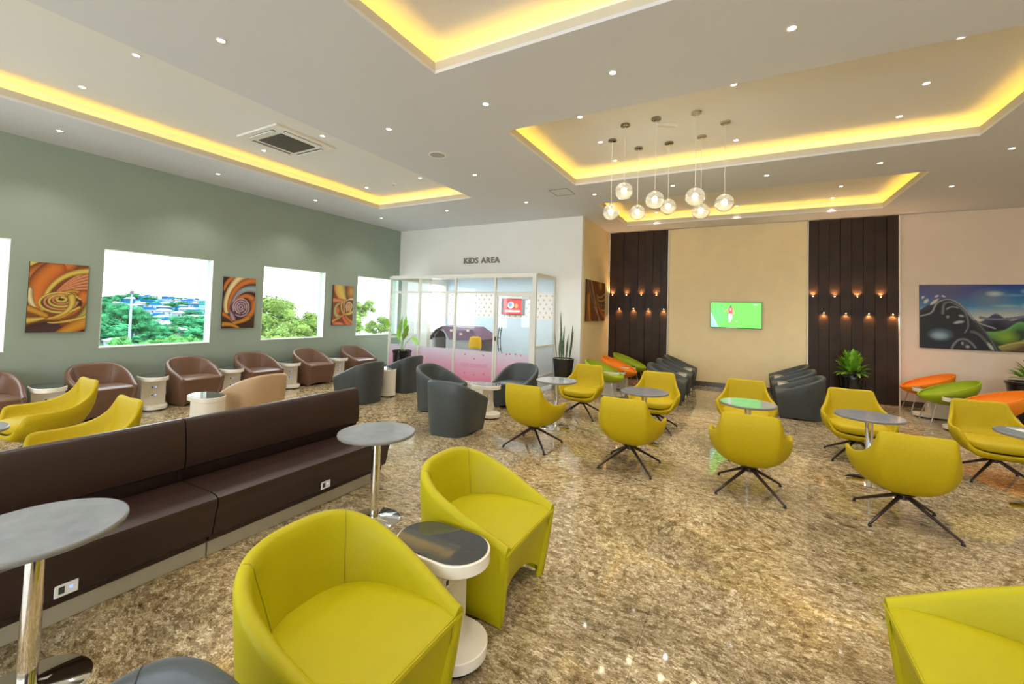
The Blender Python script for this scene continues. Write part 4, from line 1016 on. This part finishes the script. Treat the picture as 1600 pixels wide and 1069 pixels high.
for a, b in zip(XG, XG[1:]):
    MB().box(a+pw/2, b-pw/2, YG-.022, YG+.022, 2.075, 2.12).build('transom', 'alu', enc)
    MB().box(a+pw/2, b-pw/2, YG-.003, YG+.003, 2.121, 2.43).build('pane', 'glass', enc)
    door = abs(a+4.83) < .01
    if not door:
        MB().box(a+pw/2, b-pw/2, YG-.022, YG+.022, .0, .06).build('bottom_rail', 'alu', enc)
        MB().box(a+pw/2, b-pw/2, YG-.003, YG+.003, .061, 2.074).build('pane', 'glass', enc)
    fl_ = MB().box(a+pw/2+.002, b-pw/2-.002, YG-.006, YG-.0035, .07, .775).build('frosted_film', 'film', enc)
for x in (XG[0], -3.84):
    MB().box(x-.018, x+.018, YG+.031, YK-.051, .915, .965).build('mid_rail', 'alu', enc)
    MB().box(x-.018, x+.018, YG+.031, YK-.051, .27, .31).build('low_rail', 'alu', enc)
    if x == XG[0]: MB().box(x-.018, x+.018, YG+.031, YK-.051, 2.075, 2.12).build('transom', 'alu', enc)
    MB().box(x-.003, x+.003, YG+.031, YK-.051, .966, 2.43).build('pane', 'glass', enc)
    MB().box(x-.003, x+.003, YG+.031, YK-.051, .05, .914).build('pane', 'film_clear', enc) if x != XG[0] else MB().box(x-.003, x+.003, YG+.031, YK-.051, .05, .914).build('pane', 'glass', enc)
mp = MB()
for x, z in ((-5.59, .67), (-5.34, .59), (-5.10, .68), (-5.59, .25), (-5.33, .225), (-5.07, .27)): motif(mp, x, YG-.0075, z, .035)
for x, z in ((-4.62, .80), (-4.5, .77), (-4.42, .78), (-4.28, .785), (-4.15, .77)): motif(mp, x, YG-.0075, z-.02, .035)
mp.build('paw_prints', 'film_print', enc)
def text(body, size, loc, rot, m, name, ext=.0, parent=None, bold=0):
    cu = bpy.data.curves.new(name, 'FONT'); cu.body = body; cu.size = size; cu.extrude = ext; cu.offset = bold; cu.align_x = 'CENTER'; cu.align_y = 'BOTTOM_BASELINE'; cu.resolution_u = 3
    tmp = bpy.data.objects.new(name, cu); C.objects.link(tmp); bpy.context.view_layer.update()
    dg = bpy.context.evaluated_depsgraph_get(); me = bpy.data.meshes.new_from_object(tmp.evaluated_get(dg)); bpy.data.objects.remove(tmp)
    o = bpy.data.objects.new(name, me); C.objects.link(o); me.materials.clear(); me.materials.append(M[m]); o.rotation_euler = rot; o.location = loc
    if parent: o.parent = parent
    return o
text('KIDS CORNER', .115, (-5.35, YG-.008, .40), (PI/2, 0, 0), 'film_text', 'lettering', .0, enc, .002)
# glass door
dr = thing('glass_door', 'white framed glass door of the play room with a curved pull handle', 'door', (0, 0, 0))
a, b = XG[3]+pw/2+.004, XG[4]-pw/2-.004
for q in ((a, a+.045, .02, 2.07), (b-.045, b, .02, 2.07)): MB().box(q[0], q[1], YG-.02, YG+.02, q[2], q[3]).build('stile', 'alu', dr)
MB().box(a+.045, b-.045, YG-.02, YG+.02, 2.02, 2.07).build('rail', 'alu', dr); MB().box(a+.045, b-.045, YG-.02, YG+.02, .02, .09).build('rail', 'alu', dr)
MB().box(a+.045, b-.045, YG-.003, YG+.003, .091, 2.019).build('pane', 'glass', dr)
for s_ in (-1, 1):
    hd = MB().tube([(a+.13-.03*math.sin(PI*t_), YG+s_*.05, lerp(.80, 1.33, t_)) for t_ in np.linspace(0, 1, 12)], .010, 8)
    h_ = hd.build('pull_handle', 'gun', dr, True)
    for z in (.86, 1.27): MB().tube([(a+.118, YG+s_*.003, z), (a+.118, YG+s_*.05, z)], .007, 6).build('standoff', 'gun', h_)
MB().box(b-.22, b-.05, YG-.055, YG-.021, 1.955, 2.015).build('door_closer', 'steel', dr, bevel=.004)
MB().box(a-.002, a+.03, YG-.032, YG-.0205, 1.03, 1.12).build('lock', 'black', dr)
# sign letters, one object per letter
sg = thing('wall_sign', 'raised taupe lettering KIDS AREA on the white wall', 'sign', (-5.93, YK-.014, 2.91), 0)
xo = -.53
widths = {'K': .145, 'I': .068, 'D': .145, 'S': .135, ' ': .075, 'A': .145, 'R': .145, 'E': .13}
for ch in 'KIDS AREA':
    if ch != ' ': text(ch, .205, (xo+widths[ch]/2, 0, 0), (PI/2, 0, 0), 'letters', 'letter', .008, sg, .007)
    xo += widths[ch]*.965
# playhouse
ph = thing('playhouse', 'toy playhouse with plum roof and arched doorway inside the play room', 'playhouse', (-7.05, 9.75, 0), 0)
fw_ = MB(); outl = []
x0, x1 = -.62, .18
arch = [(-.37+.20*math.cos(a_), .88+.20*math.sin(a_)) for a_ in np.linspace(PI, 0, 12)]
front = [(x0, 0), (x0, .88), (-.42, 1.10), (-.25, 1.16), (-.08, 1.10), (x1, .88), (x1, 0), (-.17, 0)]+arch[::-1]+[(-.57, 0)]
n_ = len(front); vs = [(x, -.35, z) for x, z in front]+[(x, -.29, z) for x, z in front]
fw_.add(vs, [tuple(range(n_)), tuple(range(n_, 2*n_))[::-1]]+[(i, (i+1) % n_, n_+(i+1) % n_, n_+i) for i in range(n_)]); fw_.build('front_wall', 'greyplastic', ph)
MB().box(x0, .95, .50, .56, 0, .95).build('back_wall', 'greyplastic', ph); MB().box(x1, .95, -.33, -.28, 0, .92).build('side_wall', 'greyplastic', ph); MB().box(x0, x0+.05, -.28, .5, 0, .88).build('side_wall', 'greyplastic', ph)
am = MB().tube([(-.37+.21*math.cos(a_), -.352, .88+.21*math.sin(a_)) for a_ in np.linspace(PI, 0, 14)]+[(-.16, -.352, .5)], .014, 6).build('arch_moulding', 'gun', ph, True)
rf = MB(); rp = [(-.70, .86), (-.45, 1.13), (-.25, 1.22), (-.05, 1.15), (.22, .92)]
rf.grid([[(x, -.44, z) for x, z in rp], [(x, .62, z) for x, z in rp], [(x, .62, z-.04) for x, z in rp], [(x, -.44, z-.04) for x, z in rp], [(x, -.44, z) for x, z in rp]]); rf.build('roof', 'purple', ph)
r2 = MB(); r2.add([(-.25, -.42, 1.23), (.75, -.42, 1.20), (1.02, -.45, .90), (.05, -.45, .87), (-.25, .1, 1.25), (.8, .1, 1.24), (1.02, .62, .92), (.05, .62, .9)], [(0, 1, 2, 3), (4, 5, 1, 0), (5, 6, 2, 1), (4, 7, 6, 5), (0, 3, 7, 4), (3, 2, 6, 7)]); r2.build('side_roof', 'purple', ph)
for x, z in ((.1, 1.12), (.42, 1.04), (.65, 1.14)): MB().box(x-.04, x+.04, -.455, -.435, z-.03, z+.03).build('roof_motif', mat('cream_motif', srgb(236, 214, 190), .5), ph)
MB().lathe([(0, .70), (.17, .70), (.17, .86), (.13, .98), (.06, 1.0), (0, 1.0)], 20, (.90, -.46)).build('yellow_hood', 'yellowp', ph, True)
# small white child chair by the glass
cs = thing('step_stool', 'small white stool just behind the play room glass', 'stool', (-6.85, 8.55, 0))
MB().box(-.17, .17, -.12, .12, .40, .43).build('seat', 'glosswhite', cs, bevel=.01)
for sx in (-.14, .14):
    for sy in (-.09, .09): MB().tube([(sx, sy, .4), (sx*1.1, sy*1.1, 0)], .012, 6).build('leg', 'chrome', cs)

# ------------------------------------------------------------------ outdoors: falling ground, trees, the town on its hill
def gz(x, y):
    d = -x-9
    z = -6-8*smooth(d/140.0); ang = y/max(1, -x)
    rise = 17.5*smooth((d-200)/420.0)*(1.0 if ang < .46 else max(0.25, 1-(ang-.46)*2.0))
    return z+rise+1.2*math.sin(x*.021+y*.013)
gr = []
xs_ = [-9.2, -14, -22, -35, -60, -100, -150, -200, -260, -330, -400, -480, -560, -640, -720, -900]
for x in xs_:
    gr.append([(x, y, gz(x, y)) for y in np.linspace(-120 if x > -50 else -300, 160 if x > -50 else 1100, 60)])
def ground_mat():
    m = mat('hazed_hillside_scrub', srgb(8, 62, 92), .95, spec=0); nt = m.node_tree; b = nt.nodes['Principled BSDF']; N = nt.nodes.new; L = nt.links.new
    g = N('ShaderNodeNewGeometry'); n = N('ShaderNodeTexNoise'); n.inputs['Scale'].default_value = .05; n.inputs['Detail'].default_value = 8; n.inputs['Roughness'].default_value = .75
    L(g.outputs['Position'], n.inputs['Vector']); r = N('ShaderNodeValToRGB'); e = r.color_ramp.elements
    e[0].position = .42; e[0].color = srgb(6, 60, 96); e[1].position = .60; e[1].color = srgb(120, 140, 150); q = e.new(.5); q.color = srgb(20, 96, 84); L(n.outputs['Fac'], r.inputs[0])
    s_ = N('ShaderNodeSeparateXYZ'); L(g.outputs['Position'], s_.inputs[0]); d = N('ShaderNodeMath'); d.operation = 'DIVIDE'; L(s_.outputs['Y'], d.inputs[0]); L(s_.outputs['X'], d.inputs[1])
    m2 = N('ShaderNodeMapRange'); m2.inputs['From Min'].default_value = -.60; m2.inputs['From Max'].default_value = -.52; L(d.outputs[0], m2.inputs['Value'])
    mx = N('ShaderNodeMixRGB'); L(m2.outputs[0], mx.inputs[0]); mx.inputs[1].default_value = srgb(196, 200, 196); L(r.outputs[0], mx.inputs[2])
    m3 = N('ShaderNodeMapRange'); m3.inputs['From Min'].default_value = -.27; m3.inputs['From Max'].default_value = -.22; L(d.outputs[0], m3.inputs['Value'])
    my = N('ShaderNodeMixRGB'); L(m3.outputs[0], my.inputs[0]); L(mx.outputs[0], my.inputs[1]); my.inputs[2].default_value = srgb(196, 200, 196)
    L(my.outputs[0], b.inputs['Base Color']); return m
M['ground'] = ground_mat()          # blue-hazed scrub and roads on the town side, bright haze painted in elsewhere
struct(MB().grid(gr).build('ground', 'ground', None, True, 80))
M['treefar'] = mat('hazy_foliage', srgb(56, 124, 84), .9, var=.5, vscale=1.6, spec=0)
M['treenear'] = mat('near_foliage', srgb(96, 118, 56), .8, var=.45, vscale=2.4, spec=.1)  # yellowish leaf green with random variation
def tree_mesh(seed, nb=30, per=110, leafs=.17):
    rnd = random.Random(seed); mb = MB()
    for b in range(nb):
        a = rnd.uniform(0, 2*PI); r = math.sqrt(rnd.random())*.78; z = rnd.uniform(-.55, .75)*math.sqrt(max(.05, 1-r*r*.8))
        c = Vector((r*math.cos(a), r*math.sin(a), z)); rb = rnd.uniform(.22, .36)
        for k in range(per):
            d = Vector((rnd.gauss(0, 1), rnd.gauss(0, 1), rnd.gauss(0, 1))).normalized(); p_ = c+d*rb*rnd.uniform(.7, 1)
            t1 = d.orthogonal().normalized(); t1.rotate(Matrix.Rotation(rnd.uniform(0, 6.28), 3, d)); t2 = d.cross(t1)
            s = rb*leafs*rnd.uniform(.6, 1.2); q = d*s*.25
            mb.add([p_-t1*s, p_-t2*s*.6+q, p_+t1*s, p_+t2*s*.6+q], [(0, 1, 2, 3)])
        # dense core so the crown is not see-through
        ico = [(0, 0, 1), (.89, 0, .45), (.28, .85, .45), (-.72, .53, .45), (-.72, -.53, .45), (.28, -.85, .45), (.72, .53, -.45), (-.28, .85, -.45), (-.89, 0, -.45), (-.28, -.85, -.45), (.72, -.53, -.45), (0, 0, -1)]
        f_ = [(0,1,2),(0,2,3),(0,3,4),(0,4,5),(0,5,1),(1,6,2),(2,7,3),(3,8,4),(4,9,5),(5,10,1),(1,10,6),(2,6,7),(3,7,8),(4,8,9),(5,9,10),(11,7,6),(11,8,7),(11,9,8),(11,10,9),(11,6,10)]
        mb.add([tuple(c+Vector(v)*rb*.62) for v in ico], f_)
    return mb
crowns = {}
def tree(x, y, top, r, m, label, seed, group):
    g = gz(x, y); t = thing('tree', label, 'tree', (x, y, g), random.Random(seed).uniform(0, 6), group); key = (seed % 3, m)
    if key not in crowns:
        crowns[key] = tree_mesh(seed % 3+11).build('crown', m, None)
        cr = crowns[key]
    else: cr = crowns[key].copy(); C.objects.link(cr)
    hgt_ = (top-g); rz_ = min(r*.8, hgt_*.42); cr.parent = t; cr.scale = (r, r, rz_); cr.location = (0, 0, top-g-rz_*.95)
    tk = MB().tube([(0, 0, -.5), (0, 0, max(1.0, top-g-rz_*1.3))], [r*.07, r*.045], 8).build('trunk', 'bark', t, True)
GW = 'trees seen through the tree-view window'
for k, (x, y, top, r, lab) in enumerate([(-38, 23.0, 2.7, 3.6, 'bushy tree filling the left of the tree-view window'), (-40, 28.5, 1.2, 3.0, 'lower tree crown in the middle of the tree-view window'),
                        (-38, 30.6, 2.0, 3.0, 'tree at the right edge of the tree-view window'), (-30, 21.0, .45, 2.4, 'small pale tree low in the tree-view window'), (-27, 17.2, .2, 1.9, 'low leafy tree at the bottom left of the tree-view window'),
                        (-38, 33.8, 2.7, 1.7, 'tall tree at the left of the window beside the play room'), (-42, 40.8, .7, 2.2, 'small tree lower right in the window beside the play room'),
                        (-30, 5.0, .7, 2.6, 'tree at the bottom of the window cut off at the left edge')]):
    tree(x, y, top, r, 'treenear', lab, k, GW)
GT = 'dark green trees below the town'
rnd = random.Random(5)
TL = ['left', 'centre-left', 'centre', 'centre-right', 'right']
for k in range(30):
    x = -rnd.uniform(165, 215); ang = .29+.18*(k+.5)/30
    tp = (.6 if ang < .37 else -6.5 if ang < .43 else -2.5)+rnd.uniform(-2.2, 1.0)-(0 if k % 2 else 3.5)
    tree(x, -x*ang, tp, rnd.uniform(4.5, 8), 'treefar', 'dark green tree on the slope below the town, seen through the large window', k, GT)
M['bushfar'] = mat('mid_green_foliage', srgb(84, 140, 78), .9, var=.4, vscale=1.5, spec=0)
for k in range(11):
    ang = .295+.018*k; x = -rnd.uniform(95, 125)
    tree(x, -x*ang, -6.6+rnd.uniform(-.8, .8), rnd.uniform(2.6, 3.6), 'bushfar', '%s light green bush along the bottom of the large window' % ['leftmost', 'second from left', 'third from left', 'fourth from left', 'fifth from left', 'middle', 'fifth from right', 'fourth from right', 'third from right', 'second from right', 'rightmost'][k], k, 'light green bushes below the town')
for k in range(26):
    x = -rnd.uniform(260, 640); ang = rnd.uniform(.27, .50)
    y = -x*ang; tree(x, y, gz(x, y)+rnd.uniform(4, 7), rnd.uniform(4, 8), 'hazetree' if 'hazetree' in M else 'treefar', 'hazy tree among the houses on the distant hill', k, 'hazy trees on the distant hill')
M['bluehaze'] = mat('blue_hazed_wall', srgb(30, 84, 120), .8, spec=0); M['wwall'] = mat('white_render', srgb(128, 140, 146), .8, spec=0); M['rroof'] = mat('pale_roof', srgb(132, 132, 138), .7, spec=0); M['broof'] = mat('blue_roof', srgb(16, 70, 120), .6, spec=0)  # blue haze of distance mixed into the bluehaze wall colour
hp_ = []
def house(x, y, w, d, h, wm, rm, label, group, hip=False, rz=0, zb=None):
    z = gz(x, y)-.5 if zb is None else zb
    t = thing('house', label, 'house', (x, y, z), rz, group)
    MB().box(-d/2, d/2, -w/2, w/2, 0, h).build('walls', wm, t)
    e = .5; r = h*.32
    MB().add([(-d/2-e, -w/2-e, h), (d/2+e, -w/2-e, h), (d/2+e, w/2+e, h), (-d/2-e, w/2+e, h), (0, -w/2*.6, h+r), (0, w/2*.6, h+r)], [(0, 1, 4), (1, 2, 5, 4), (2, 3, 5), (3, 0, 4, 5), (0, 3, 2, 1)]).build('roof', rm, t)
    wn = MB(); k = max(2, int(w/4))
    for i in range(k): yy = -w/2+(i+.5)*w/k; wn.box(d/2, d/2+.06, yy-.5, yy+.5, h*.45, h*.75)
    wn.build('window_row', 'socket', t)
    return t
rnd = random.Random(9); hs0 = None
for k in range(150):
    x = -rnd.uniform(230, 640); ang = rnd.uniform(.26, .50); y = -x*ang
    w_ = rnd.uniform(4.5, 9); wm = rnd.choice(['wwall', 'wwall', 'bluehaze']); rm = rnd.choice(['rroof', 'rroof', 'broof', 'wwall'])
    wn_ = {'wwall': 'white', 'bluehaze': 'haze-blue'}[wm]; rn_ = {'rroof': 'pale', 'broof': 'blue', 'wwall': 'white'}[rm]
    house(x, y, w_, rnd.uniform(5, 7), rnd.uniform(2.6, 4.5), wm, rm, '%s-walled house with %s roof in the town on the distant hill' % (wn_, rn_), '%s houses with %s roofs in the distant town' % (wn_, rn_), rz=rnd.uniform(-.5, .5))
house(-150, 49.6, 4.0, 3.4, 2.2, 'wwall', 'wwall', 'small white hut at the lower left of the large window', 'hut', zb=-11.6)
house(-170, 70.6, 7.0, 6, 3, 'wwall', M['rroof'] if False else 'rroof', 'low house with a pinkish roof in the middle of the large window', 'hut', zb=-11)
pl = thing('mast', 'tall thin white mast rising before the town in the large window', 'mast', (-150, 52.4, gz(-150, 52.4)))
MB().tube([(0, 0, 0), (0, 0, 3.3-gz(-150, 52.4))], [.38, .24], 10).build('mast_pole', 'wwall', pl, True)
MB().lathe([(0, 3.3-gz(-150, 52.4)), (.5, 3.3-gz(-150, 52.4)), (.5, 4.2-gz(-150, 52.4)), (0, 4.4-gz(-150, 52.4))], 10).build('mast_head', 'socket', pl)
